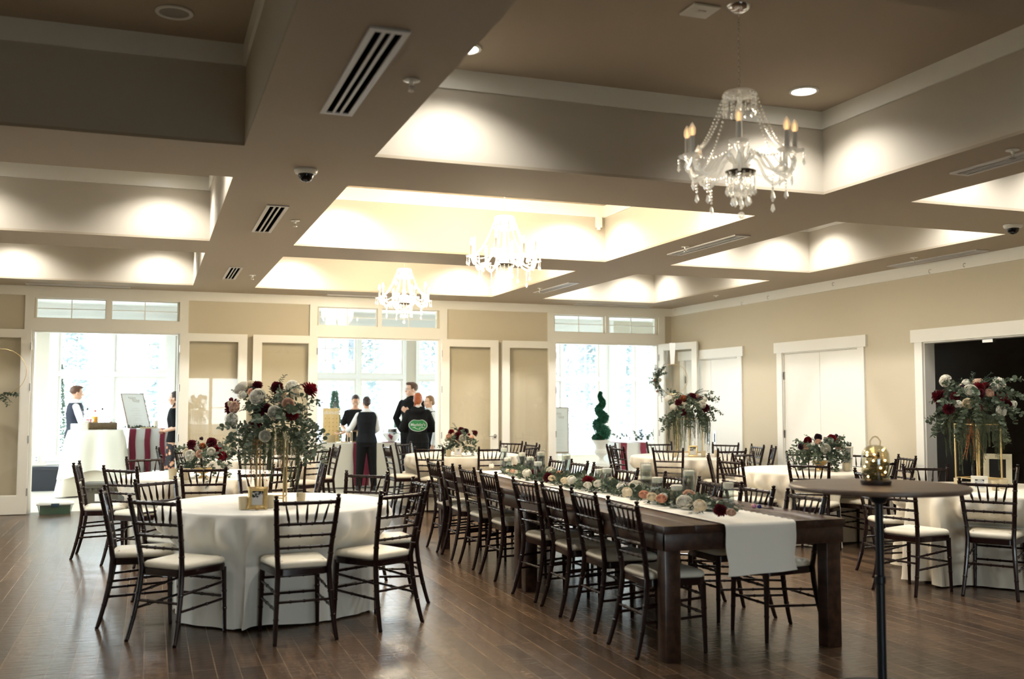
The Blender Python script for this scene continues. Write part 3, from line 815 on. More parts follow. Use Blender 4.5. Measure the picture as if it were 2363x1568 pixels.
for k, (cx, cy, r) in CEN.items():
    chs = [v for q, v in CHAIRS.items() if q[:2] == k]
    t = thing('round_table', TLAB[k], 'table', (cx, cy, 0), 0, 'round banquet tables')
    rt = r - .03
    m = MB(); m.lathe([(rt - .01, .725), (rt, .73), (rt, .752), (rt - .01, .757)], 48); m.obj('tabletop', MATS['stained_table_wood'], t)
    for i in range(4):
        a = PI / 4 + i * PI / 2; m = MB(); m.tube([(.28 * math.cos(a), .28 * math.sin(a), .015), (.28 * math.cos(a), .28 * math.sin(a), .726)], .014, 8); m.obj('leg', STEEL, t)
    o = cloth_mesh(cx, cy, r, chs, {'T1': 4, 'T2': 5, 'T3': 6, 'T4': 7, 'T5': 8, 'T6': 9, 'T7': 11}[k]).obj('tablecloth', LINEN if k == 'T1' else CREAM, smooth=60)
    tag(o, 'floor-length ' + ('white' if k == 'T1' else 'ivory') + ' cloth over the ' + TLAB[k].split(' with ')[0].split(',')[0], 'tablecloth', 'round ivory tablecloths')
    if k == 'T2': o['label'] = 'floor-length ivory cloth on the left table holding a low flower bowl'

# ------------------------------------------------------------------ long farm table (two in a row)
def farm_table(y0, y1, lab):
    cx, cy = 3.44, (y0 + y1) / 2; t = thing('farm_table', lab, 'table', (cx, cy, 0), 0, 'wooden farm tables placed end to end')
    L = y1 - y0; w = 1.27; hw, hl = w / 2, L / 2; zt = .785
    m = MB(); k = 6; bw = (w - .0) / k
    for i in range(k): m.box((-hw + bw * (i + .5), 0, zt - .0225), (bw - .003, L, .045), bev=.003)
    m.obj('tabletop', TABLEW, t)
    m = MB(); e = .03
    for s in (-1, 1): m.box((s * (hw - e), 0, zt - .095), (.03, L - .02, .10), bev=.003)
    for s in (-1, 1): m.box((0, s * (hl - .022), zt - .095), (w - .03, .03, .10), bev=.003)
    m.obj('apron', TABLEW, t)
    for sx in (-1, 1):
        for sy in (-1, 1):
            m = MB(); m.box((sx * (hw - .075), sy * (hl - .075), .32), (.10, .10, .64), bev=.004); m.box((sx * (hw - .075), sy * (hl - .075), .672), (.095, .095, .062)); m.obj('leg', TABLEW, t)
farm_table(5.24, 7.70, 'nearer dark wooden farm table with square legs, runner hanging off its end')
farm_table(7.72, 10.18, 'farther dark wooden farm table continuing the long row')
# runner cloth with scalloped edges, dropping over the near end
def runner(x0, x1, yn, yf, z, drop, name, label, m_, scal=.012):
    m = MB(); n_ = 240; vs = []; fs = []; cols = 9
    st = []
    for i in range(16): st.append((yn - .012, z - drop + (drop - .015) * i / 15))
    st += [(yn - .008, z - .004), (yn + .002, z + .001)]
    for i in range(1, n_): st.append((yn + (yf - yn) * i / n_, z + .002))
    s = 0
    for q, (y, zz) in enumerate(st):
        s = (zz - z) if q < 16 else (y - yn)
        for c in range(cols):
            u = c / (cols - 1); x = x0 + (x1 - x0) * u
            if c in (0, cols - 1) and q > 17: x += (-1 if c == 0 else 1) * (scal * abs(math.sin(s * PI / .07)) + .012 * math.sin(s * 2.1))
            dy = 0
            if q < 18: dy = -.004 - .012 * math.sin(u * 9 + 1) * (16 - min(q, 16)) / 16 - .03 * (1 - min(q, 16) / 16) * (0.5 + .5 * math.sin(u * 5)); x += .012 * math.sin(q * .5 + u * 2) * (16 - min(q, 16)) / 16
            vs.append(Vector((x, y + dy, zz + (.004 * abs(math.sin(s * PI / .07)) if c in (0, cols - 1) and q > 17 else 0) + (.01 * u if q == 0 else 0))))
    for i in range(len(st) - 1):
        for c in range(cols - 1): a = i * cols + c; fs.append((a, a + 1, a + cols + 1, a + cols))
    m.add(vs, fs); o = m.obj(name, m_, smooth=50)
    return tag(o, label, 'table runner')
runner(3.20, 3.69, 5.228, 10.12, .786, .30, 'table_runner', 'white linen runner along the long wooden table, dropping over its near end', LINEN)

# ------------------------------------------------------------------ cocktail table
t = thing('cocktail_table', 'tall round cocktail table with black pole in the right foreground', 'table', (3.60, 4.36, 0))
CKT = wood_mat('cocktail_top', (.10, .065, .045), (.17, .115, .08), .38, axis=0, sc=.6)
m = MB(); m.lathe([(.40, 1.043), (.443, 1.046), (.452, 1.055), (.452, 1.065), (.445, 1.072), (.40, 1.074), (.001, 1.074)], 72); m.obj('tabletop', CKT, t)
POLE = mat('black_metal_pole', (.018, .019, .022), .38, metal=.6)
m = MB(); m.lathe([(.023, .03), (.023, .56), (.028, .565), (.028, .60), (.021, .606), (.021, .98)], 24); m.obj('pole', POLE, t)
m = MB(); m.lathe([(.021, .975), (.035, .98), (.06, 1.03), (.062, 1.042)], 24); m.obj('collar', POLE, t)
m = MB(); m.lathe([(.27, 0), (.275, .006), (.26, .016), (.06, .03), (.03, .04)], 40); m.obj('base_plate', POLE, t)
# fairy-light glass cloche on it
t = thing('fairy_light_lantern', 'glass jar of glowing fairy lights on the tall cocktail table', 'lantern', (3.585, 4.36, 1.075))
m = MB(); m.lathe([(.074, .0), (.078, .012), (.078, .02), (.066, .024)], 28); m.obj('base', mat('dark_wood_base', (.03, .018, .012), .5), t)
m = MB(); m.lathe([(.066, .022), (.070, .05), (.071, .13), (.067, .165), (.052, .19), (.028, .203), (.001, .206)], 32, capb=False, capt=False); m.obj('glass_dome', glass_mat('smoky_dome_glass', (.72, .70, .58), .05), t)
m = MB(); m.tube([(-.03, 0, .20), (-.034, 0, .225), (-.015, 0, .246), (0, 0, .25), (.015, 0, .246), (.034, 0, .225), (.03, 0, .20)], .0028, 8); m.obj('handle', OLDGOLD, t)
rnd = random.Random(3); m = MB(); wire = []
for i in range(60):
    a = i * .9; wire.append((.05 * math.cos(a) * (1 - .2 * math.sin(i)), .05 * math.sin(a), .035 + .0024 * i + .01 * math.sin(i * 1.7)))
m.tube(wire, .0011, 5); wi = m.obj('light_wire', GOLD, t)
for i in (2, 8, 13, 19, 24, 30, 34, 39, 45, 50, 56, 58):
    b = MB(); b.ell(wire[i], .0042, 8, 6); b.obj('fairy_bulb', FAIRY, t)
m = MB()
for i in range(46):
    a = rnd.uniform(0, 6.28); z = rnd.uniform(.03, .12); r_1 = rnd.uniform(.01, .055)
    m.ell((r_1 * math.cos(a), r_1 * math.sin(a), z), (.014, .009, .012), 6, 5, rot=(rnd.uniform(0, 3), rnd.uniform(0, 3), 0))
m.obj('moss_filling', mat('dry_moss', (.10, .09, .03), .9, var=.4, vscale=60), t)
# ------------------------------------------------------------------ flowers and table decor
def fm(n, c, r=.6, **k): return mat(n, c, r, **k)
PET = dict(white=fm('petal_white', (.82, .80, .72)), blush=fm('petal_blush', (.80, .60, .47)), cream=fm('petal_cream', (.85, .77, .61)), peach=fm('petal_peach', (.80, .50, .36)),
           burg=fm('petal_burgundy', (.085, .003, .010), .8), red=fm('petal_crimson', (.17, .004, .010), .8), rust=fm('petal_rust', (.42, .13, .05), .7), plum=fm('petal_plum', (.035, .012, .022), .7))
def see_through(m, k):
    nt = m.node_tree; b = nt.nodes['Principled BSDF']; out = [n for n in nt.nodes if n.type == 'OUTPUT_MATERIAL'][0]
    t = nt.nodes.new('ShaderNodeBsdfTranslucent'); mx = nt.nodes.new('ShaderNodeMixShader'); mx.inputs[0].default_value = k
    if b.inputs['Base Color'].links: nt.links.new(b.inputs['Base Color'].links[0].from_socket, t.inputs[0])
    else: t.inputs[0].default_value = b.inputs['Base Color'].default_value
    nt.links.new(b.outputs[0], mx.inputs[1]); nt.links.new(t.outputs[0], mx.inputs[2]); nt.links.new(mx.outputs[0], out.inputs[0])
for m_ in PET.values(): see_through(m_, .35)
LEAF = dict(euc=fm('eucalyptus_leaf', (.085, .112, .072), .6, var=.3, vscale=14), dark=fm('dark_leaf', (.035, .062, .038), .5, var=.3, vscale=14), fern=fm('pepper_frond', (.085, .105, .052), .6, var=.3, vscale=14), amber=fm('amber_tassel', (.42, .14, .04), .8))
for m_ in LEAF.values(): see_through(m_, .2)
def petal(mb, M, w, h, cup, curl):
    vs = []; fs = []; U, V = 5, 4
    for i in range(V + 1):
        t = i / V
        for j in range(U):
            u = (j / (U - 1) - .5) * 2
            ww = w * (math.sin(PI * (0.14 + .68 * t)) ** .7)
            x = u * ww; z = h * t - .12 * h * u * u * t
            y = cup * (u * u) * w - curl * t * t * h + .0
            vs.append(M @ Vector((x, y, z)))
    for i in range(V):
        for j in range(U - 1): a = i * U + j; fs.append((a, a + 1, a + U + 1, a + U))
    mb.add(vs, fs)
def make_rose():
    mb = MB(); rnd = random.Random(2)
    mb.ell((0, 0, .35), (.34, .34, .40), 10, 7)
    for layer, (n_, r0, tilt, h, w, curl) in enumerate(((3, .08, .02, .82, .30, -.12), (4, .16, .10, .84, .38, -.05), (5, .26, .25, .84, .46, .05), (6, .34, .50, .82, .54, .16), (7, .38, .85, .78, .58, .28), (7, .40, 1.2, .70, .56, .35))):
        for i in range(n_):
            a = 2 * PI * (i + .4 * layer) / n_ + rnd.uniform(-.15, .15)
            M_ = Matrix.Rotation(a, 4, 'Z') @ Matrix.Translation((0, r0 * .62, .02)) @ Matrix.Rotation(-tilt, 4, 'X')
            petal(mb, M_, w, h, -.42, curl)
    return mb
def make_dahlia():
    mb = MB(); rnd = random.Random(4); mb.ell((0, 0, .3), (.5, .5, .34), 12, 7)
    for layer in range(6):
        n_ = 9 + layer * 3; el = 1.45 - layer * .30
        for i in range(n_):
            a = 2 * PI * (i + .5 * (layer % 2)) / n_ + rnd.uniform(-.06, .06); e = el + rnd.uniform(-.08, .08)
            M_ = Matrix.Translation((0, 0, .3)) @ Matrix.Rotation(a, 4, 'Z') @ Matrix.Rotation(-(PI / 2 - e), 4, 'X') @ Matrix.Translation((0, 0, .30))
            petal(mb, M_, .13, .62 + rnd.uniform(-.08, .08), -.6, -.1)
    return mb
def make_cluster():
    mb = MB(); rnd = random.Random(5); mb.ell((0, 0, .4), (.56, .56, .50), 12, 8)
    for i in range(20):
        d = Vector((rnd.gauss(0, 1), rnd.gauss(0, 1), rnd.uniform(-.2, 1.4))).normalized(); p = d * .62 + Vector((0, 0, .35))
        q = d.to_track_quat('Z', 'Y').to_matrix().to_4x4()
        for k in range(5):
            petal(mb, Matrix.Translation(p) @ q @ Matrix.Rotation(k * 1.256 + i, 4, 'Z') @ Matrix.Translation((0, .03, 0)) @ Matrix.Rotation(-1.15, 4, 'X'), .16, .30, -.3, -.3)
    return mb
def make_protea():
    mb = MB(); mb.ell((0, 0, .4), (.3, .3, .5), 12, 7)
    for layer in range(4):
        for i in range(11):
            a = 2 * PI * (i + .5 * layer) / 11
            petal(mb, Matrix.Rotation(a, 4, 'Z') @ Matrix.Translation((0, .16 + layer * .05, 0)) @ Matrix.Rotation(-.12 - layer * .12, 4, 'X'), .13, 1.15 - layer * .12, -.5, -.05)
    return mb
def make_bud():
    mb = MB(); rnd = random.Random(8)
    for i in range(26):
        d = Vector((rnd.gauss(0, 1), rnd.gauss(0, 1), rnd.gauss(0, 1))).normalized(); mb.ell(tuple(d * .55 + Vector((0, 0, .5))), (.3, .3, .3), 6, 5)
    return mb
FMB = dict(rose=make_rose(), dahlia=make_dahlia(), cluster=make_cluster(), protea=make_protea(), pod=make_bud())
FMESH = {}
def flower(kind, col, parent, p, size, dirv=None, name=None):
    key = (kind, col)
    if key not in FMESH: FMESH[key] = FMB[kind].mesh(kind + '_' + col, PET[col], 60)
    nm = {'rose': 'rose', 'dahlia': 'dahlia', 'cluster': 'stock_bloom', 'protea': 'protea', 'pod': 'scabiosa'}[kind]
    d = Vector(dirv) if dirv else Vector((p[0], p[1], 1.0)); q = d.to_track_quat('Z', 'Y').to_euler()
    o = link(nm, FMESH[key], parent, p, q, size)
    return o
def leaf(mb, p, d, s, w=.5, roundish=False):
    d = d.normalized(); side = d.cross(Vector((random.uniform(-1, 1), random.uniform(-1, 1), 1))).normalized(); up = side.cross(d)
    pts = []
    prof = [(0, 0), (.18, .38), (.45, .5), (.75, .4), (1, 0)] if not roundish else [(0, 0), (.12, .36), (.4, .55), (.72, .5), (.93, .25), (1, 0)]
    vs = [p + d * (a * s) - up * (a * a * s * .12) for a, b in prof]
    L = [p + d * (a * s) + side * (b * w * s) + up * (.07 * s) for a, b in prof[1:-1]]
    Rr = [p + d * (a * s) - side * (b * w * s) + up * (.07 * s) for a, b in prof[1:-1]]
    n_ = len(prof); V = vs + L + Rr; fs = []
    li = lambda i: 0 if i == 0 else (n_ - 1 if i == n_ - 1 else n_ + i - 1)
    ri = lambda i: 0 if i == 0 else (n_ - 1 if i == n_ - 1 else n_ + (n_ - 2) + i - 1)
    for i in range(n_ - 1):
        if i == 0: fs += [(0, 1, li(1)), (0, ri(1), 1)]
        elif i == n_ - 2: fs += [(i, n_ - 1, li(i)), (i, ri(i), n_ - 1)]
        else: fs += [(i, i + 1, li(i + 1), li(i)), (i, ri(i), ri(i + 1), i + 1)]
    mb.add(V, fs)
def sprig(mb, p0, d, L, droop, s, kind, rnd):
    p = Vector(p0); d = Vector(d).normalized(); n_ = max(4, int(L / (s * .62))); path = [p.copy()]
    for i in range(n_):
        d = (d + Vector((rnd.uniform(-.12, .12), rnd.uniform(-.12, .12), -droop))).normalized(); p = p + d * (L / n_); path.append(p.copy())
        sd = d.cross(Vector((0, 0, 1)));
        if sd.length < .2: sd = d.cross(Vector((1, 0, 0)))
        sd.normalize(); sd = Matrix.Rotation(rnd.uniform(-.5, .5) + (PI / 2 if i % 2 and kind == 'euc' else 0), 3, d) @ sd
        for q in (-1, 1):
            if kind == 'euc': leaf(mb, p, (d * .4 + sd * q), s * rnd.uniform(.7, 1.1), 1.0, True)
            else: leaf(mb, p, (d * .9 + sd * q * .9), s * rnd.uniform(.8, 1.15), .26)
    mb.tube(path, s * .035, 5)
def frond_mesh(rnd, L, s=.032, kind='fern'):
    mb = MB()
    for k in range(4):
        a = rnd.uniform(-1.1, 1.1); p = Vector((0, 0, 0)); d = Vector((math.cos(a), math.sin(a), .35)); ln = L * rnd.uniform(.7, 1.05); n_ = int(ln / .0125); path = [p.copy()]
        for i in range(n_):
            d = (d + Vector((-.02 * math.cos(a), -.02 * math.sin(a), -.34)) + Vector((rnd.uniform(-.05, .05), rnd.uniform(-.05, .05), 0))).normalized(); p = p + d * (ln / n_); path.append(p.copy())
            sd = Matrix.Rotation(a + .6 * math.sin(i * .5 + k), 3, 'Z') @ Vector((0, 1, 0))
            for q in (-1, 1): leaf(mb, p, d * .75 + sd * q * .8 + Vector((0, 0, -.25)), s * rnd.uniform(.75, 1.1) * (1 - .5 * i / n_), .22)
        mb.tube(path, .0012, 4)
    return mb
def amber_mesh(rnd, L):
    mb = MB()
    for k in range(5):
        p = Vector((0, 0, 0)); path = [p.copy()]; x, y = rnd.uniform(-.02, .02), rnd.uniform(-.02, .02)
        for i in range(12):
            p = p + Vector((x * .4, y * .4, -L / 12)); path.append(p.copy()); mb.ell(tuple(p + Vector((rnd.uniform(-.006, .006), rnd.uniform(-.006, .006), 0))), .0045, 6, 4)
        mb.tube(path, .0018, 4)
    return mb
_r = random.Random(21)
FRONDS = [frond_mesh(_r, L).mesh('frond_%d' % i, LEAF['fern'], 60) for i, L in enumerate((.34, .42, .50, .30, .46, .38))]
AMB = [amber_mesh(_r, L).mesh('amber_%d' % i, LEAF['amber'], 60) for i, L in enumerate((.28, .36))]
CAMR = Vector((math.cos(yaw), -math.sin(yaw), 0)); CAMF = Vector((math.sin(yaw), math.cos(yaw), 0))
def foliage(parent, rnd, n_euc, n_dark, rad, zb, zt, s=.045, spread=.6, L=.2, low_=0):
    mb = MB()
    for i in range(n_euc):
        a = rnd.uniform(0, 2 * PI); e = rnd.uniform(-.25, 1.2)
        d = (math.cos(a), math.sin(a), e); sprig(mb, (rad * .25 * math.cos(a), rad * .25 * math.sin(a), rnd.uniform(zb, zt)), d, L * rnd.uniform(.8, 1.5), rnd.uniform(.02, .18), s, 'euc', rnd)
    if low_:
        for i in range(low_):
            a = rnd.uniform(0, 2 * PI); rr_ = rad * rnd.uniform(.35, .75)
            sprig(mb, (rr_ * math.cos(a), rr_ * math.sin(a), zb + rnd.uniform(-.02, .06)), (math.cos(a), math.sin(a), rnd.uniform(-.3, .2)), L * rnd.uniform(.8, 1.3), rnd.uniform(.18, .30), s * 1.1, 'euc', rnd)
    mb.obj('eucalyptus', LEAF['euc'], parent, smooth=60)
    mb = MB()
    for i in range(n_dark):
        a = rnd.uniform(0, 2 * PI); e = rnd.uniform(.1, 2.2)
        d = (math.cos(a), math.sin(a), e); sprig(mb, (0, 0, rnd.uniform(zb, zt)), d, L * rnd.uniform(.8, 1.2), .08, s * .9, 'fern', rnd)
    mb.obj('greenery', LEAF['dark'], parent, smooth=60)
def bouquet(name, label, loc, R0, H, fl, seed, hang=0, hl=1.0, extra=6, group='floral centrepieces', n_euc=26, n_dark=26, amber=2, rz=0.0):
    """fl: visible blooms as (kind, colour, right, up, toward camera, size) in metres from the base centre"""
    rnd = random.Random(seed); t = thing(name, label, 'flower arrangement', loc, 0, group)
    foliage(t, rnd, n_euc, n_dark, R0, H * .12, H * .78, s=.020 + R0 * .045, L=R0 * .72, low_=10 if hang else 5)
    for (kind, col, x, z, y, s) in fl:
        p = CAMR * x - CAMF * y + Vector((0, 0, z)); d = p - Vector((0, 0, H * .25)); d = d.normalized() * 1.0 - CAMF * 1.15
        flower(kind, col, t, tuple(p), s, d)
    kinds = [('rose', 'white'), ('dahlia', 'burg'), ('rose', 'blush'), ('cluster', 'white'), ('rose', 'cream'), ('dahlia', 'red')]
    for i in range(extra):
        a = rnd.uniform(0, PI); d = (CAMR * math.cos(a) + CAMF * math.sin(a)); e = rnd.uniform(.35, .95); rr_ = R0 * .8 * math.sqrt(max(.1, 1 - (e - .3) ** 2))
        p = d * rr_ + Vector((0, 0, H * e)); flower(*kinds[i % 6], t, tuple(p), R0 * .22, tuple(d + Vector((0, 0, e))))
    for i in range(hang):
        a = 2 * PI * i / hang + rnd.uniform(-.2, .2); rr_ = R0 * rnd.uniform(.30, .62)
        o = link('hanging_frond', FRONDS[i % 6], t, (rr_ * math.cos(a), rr_ * math.sin(a), H * rnd.uniform(.10, .32)), (0, 0, a), hl * rnd.uniform(.8, 1.15))
    for i in range(amber):
        a = 1.2 + 2.6 * i; o = link('amber_tassel', AMB[i % 2], t, (R0 * .5 * math.cos(a), R0 * .5 * math.sin(a), H * .15), (0, 0, a), hl)
        o['label'] = 'amber hanging amaranthus tassel'
    return t
def gold_stand(label, loc, w, h, rz, r=.0055):
    t = thing('gold_stand', label, 'flower stand', loc, rz, 'tall gold frame stands')
    hw = w / 2
    for sx in (-1, 1):
        for sy in (-1, 1):
            m = MB(); m.box((sx * hw, sy * hw, h / 2), (2 * r, 2 * r, h)); m.obj('leg', GOLD, t, smooth=0)
    for z in (.055, h - r):
        m = MB()
        for s in (-1, 1):
            m.box((s * hw, 0, z), (1.6 * r, w - 2 * r, 1.6 * r)); m.box((0, s * hw, z), (w - 2 * r, 1.6 * r, 1.6 * r))
        m.obj('rail', GOLD, t, smooth=0)
    m = MB(); m.b2(-hw + .01, hw - .01, -hw + .01, hw - .01, h - .065, h - .001)
    m.obj('liner_box', CLEAR, t, smooth=0)
    return t
zt = .763
# table 1: large bouquet
gold_stand('gold frame stand carrying the large bouquet on the foreground left table', (.838, 7.48, zt), .19, .47, R(-13))
def F(kind, col, px, py, dep, size, s=318.0, cx=632, cz=1015): return (kind, col, (px - cx) / s, (cz - py) / s, dep, size)
b1 = [F('dahlia', 'burg', 600, 896, .05, .045), F('dahlia', 'burg', 646, 900, .08, .052), F('rose', 'white', 614, 922, .18, .078), F('rose', 'blush', 562, 944, .16, .058), F('rose', 'white', 560, 970, .18, .066),
      F('cluster', 'white', 545, 968, .12, .045), F('cluster', 'white', 571, 916, .1, .042), F('rose', 'blush', 676, 936, .16, .058), F('cluster', 'cream', 685, 912, .08, .05), F('rose', 'white', 652, 954, .22, .062),
      F('dahlia', 'red', 686, 957, .16, .055), F('dahlia', 'burg', 614, 952, .16, .045), F('dahlia', 'burg', 612, 974, .2, .05), F('dahlia', 'burg', 626, 945, .15, .04), F('rose', 'white', 634, 1004, .24, .055),
      F('protea', 'peach', 590, 912, .05, .05), F('pod', 'red', 545, 925, .1, .02), F('pod', 'red', 549, 938, .1, .018), F('cluster', 'cream', 540, 935, .06, .03), F('cluster', 'white', 588, 900, 0, .03), F('rose', 'cream', 650, 914, .02, .05)]
bouquet('tall_bouquet', 'large white, blush and burgundy bouquet on the gold stand, foreground left', (.843, 7.48, zt + .47), .35, .38, b1, 31, hang=16, hl=.95, n_euc=26, n_dark=30)
# table 5
gold_stand('gold frame stand with bouquet on the rear right table', (7.04, 12.36, zt), .24, .52, R(15))
s5 = 2327 / 13.2; c5 = dict(s=s5, cx=1588, cz=968)
b5 = [F('dahlia', 'burg', 1592, 918, .05, .07, **c5), F('rose', 'blush', 1603, 915, 0, .055, **c5), F('protea', 'rust', 1571, 922, .08, .07, **c5), F('dahlia', 'burg', 1559, 930, .1, .055, **c5), F('cluster', 'white', 1546, 941, .12, .06, **c5),
      F('rose', 'white', 1576, 939, .2, .06, **c5), F('rose', 'white', 1610, 935, .18, .075, **c5), F('dahlia', 'burg', 1620, 943, .16, .065, **c5), F('dahlia', 'burg', 1566, 952, .2, .055, **c5), F('cluster', 'white', 1622, 922, .05, .05, **c5), F('pod', 'red', 1613, 917, .05, .02, **c5), F('cluster', 'white', 1598, 930, .2, .035, **c5)]
bouquet('tall_bouquet', 'white and burgundy bouquet on the gold stand before the far white door', (7.04, 12.36, zt + .52), .36, .36, b5, 32, hang=16, hl=1.15, n_euc=30, n_dark=32, amber=1)
# table 7
gold_stand('gold frame stand with bouquet before the dark doorway at far right', (7.15, 7.30, zt), .27, .55, R(-2))
s7 = 2327 / 9.0; c7 = dict(s=s7, cx=2258, cz=985)
b7 = [F('cluster', 'white', 2236, 893, 0, .055, **c7), F('rose', 'white', 2233, 912, .1, .08, **c7), F('dahlia', 'red', 2258, 905, .05, .065, **c7), F('rose', 'blush', 2275, 916, .1, .055, **c7), F('cluster', 'white', 2294, 901, .05, .06, **c7),
      F('dahlia', 'burg', 2251, 916, .12, .055, **c7), F('rose', 'cream', 2217, 939, .18, .065, **c7), F('dahlia', 'burg', 2183, 950, .1, .06, **c7), F('dahlia', 'burg', 2204, 923, .05, .05, **c7), F('rose', 'white', 2286, 955, .2, .07, **c7),
      F('dahlia', 'burg', 2311, 941, .12, .055, **c7), F('cluster', 'white', 2328, 942, .08, .055, **c7), F('cluster', 'white', 2342, 938, .02, .04, **c7), F('dahlia', 'burg', 2236, 948, .2, .05, **c7), F('pod', 'plum', 2222, 900, .05, .03, **c7), F('cluster', 'white', 2203, 940, .12, .05, **c7), F('dahlia', 'red', 2280, 900, 0, .05, **c7)]
bouquet('tall_bouquet', 'white, cream and burgundy bouquet on gold stand before the dark doorway', (7.14, 7.30, zt + .55), .37, .40, b7, 33, hang=16, hl=1.05, n_euc=34, n_dark=32, amber=2)

# low arrangements
def compote(parent, r, h, m_):
    m = MB(); m.lathe([(r * .55, 0), (r * .5, .012), (r * .18, .03), (r * .16, h * .45), (r * .5, h * .6), (r, h * .95), (r * .98, h), (r * .9, h * .97)], 28); m.obj('bowl', m_, parent)
def low(name, label, loc, R0, H, fl, seed, bowl='gold', ne=22, nd=22, bh=.10):
    t = bouquet(name, label, (loc[0], loc[1], loc[2] + bh * .8), R0, H, fl, seed, hang=0, extra=3, n_euc=ne, n_dark=nd, amber=0)
    m = MB(); r = .09; h = bh; z0 = -bh * .8
    m.lathe([(r * .55, z0), (r * .5, z0 + .01), (r * .2, z0 + .025), (r * .2, z0 + h * .4), (r * .7, z0 + h * .6), (r, z0 + h * .98), (r * .94, z0 + h)], 28); m.obj('bowl', {'gold': GOLD, 'cream': mat('ceramic_cream', (.7, .62, .48), .4)}[bowl], t)
    return t
s2 = 2327 / 9.95; c2 = dict(s=s2, cx=472, cz=1085)
b2 = [F('dahlia', 'burg', 450, 1029, .04, .052, **c2), F('dahlia', 'burg', 493, 1026, .04, .06, **c2), F('rose', 'white', 456, 1052, .14, .070, **c2), F('rose', 'blush', 477, 1049, .15, .055, **c2), F('rose', 'white', 498, 1044, .12, .055, **c2),
      F('dahlia', 'red', 507, 1040, .06, .05, **c2), F('dahlia', 'red', 514, 1051, .08, .055, **c2), F('protea', 'rust', 476, 1035, .06, .055, **c2), F('rose', 'white', 463, 1037, .02, .05, **c2), F('pod', 'plum', 469, 1016, .02, .024, **c2), F('dahlia', 'burg', 452, 1041, .08, .035, **c2), F('rose', 'cream', 441, 1046, .06, .05, **c2), F('cluster', 'white', 484, 1020, 0, .02, **c2)]
low('low_bouquet', 'low bouquet in a gold bowl on the second left table', (.50, 10.32, zt), .27, .22, b2, 41)
s4 = 2327 / 13.3; c4 = dict(s=s4, cx=1060, cz=1047)
b4 = [F('dahlia', 'red', 1040, 1005, .05, .05, **c4), F('rose', 'blush', 1035, 1014, .12, .05, **c4), F('dahlia', 'burg', 1057, 1012, .14, .06, **c4), F('rose', 'white', 1067, 1018, .18, .065, **c4), F('dahlia', 'burg', 1063, 1001, .06, .055, **c4), F('dahlia', 'plum', 1073, 1003, .04, .05, **c4), F('cluster', 'peach', 1087, 1017, .1, .05, **c4), F('rose', 'peach', 1039, 1021, .14, .03, **c4), F('rose', 'cream', 1046, 1012, .1, .045, **c4), F('pod', 'red', 1081, 1010, .06, .025, **c4), F('pod', 'plum', 1048, 997, 0, .018, **c4)]
low('low_bouquet', 'burgundy and blush bouquet on the centre rear table', (4.04, 13.40, zt), .26, .28, b4, 42, 'cream')
s6 = 2327 / 10.7; c6 = dict(s=s6, cx=1880, cz=1078)
b6 = [F('rose', 'red', 1849, 1027, .06, .055, **c6), F('dahlia', 'plum', 1875, 1020, .02, .05, **c6), F('rose', 'blush', 1871, 1030, .08, .045, **c6), F('rose', 'white', 1881, 1045, .16, .075, **c6), F('dahlia', 'red', 1903, 1023, .06, .06, **c6), F('protea', 'rust', 1914, 1028, .03, .05, **c6), F('pod', 'plum', 1918, 1016, 0, .03, **c6), F('dahlia', 'plum', 1832, 1040, .06, .04, **c6), F('rose', 'blush', 1845, 1040, .08, .05, **c6), F('cluster', 'white', 1858, 1034, .1, .03, **c6)]
low('low_bouquet', 'wide low bouquet with one large white rose on the middle right table', (6.98, 9.40, zt), .33, .24, b6, 43, ne=34, nd=26)
s3 = 2327 / 13.3; c3 = dict(s=s3, cx=590, cz=1050)
b3 = [F('rose', 'white', 575, 1030, .1, .06, **c3), F('dahlia', 'burg', 597, 1028, .1, .05, **c3), F('cluster', 'white', 560, 1034, .08, .05, **c3)]
low('low_bouquet', 'small bouquet on the rearmost left table, glimpsed under the big one', (1.36, 13.75, zt), .2, .18, b3, 44, 'cream', 12, 12)

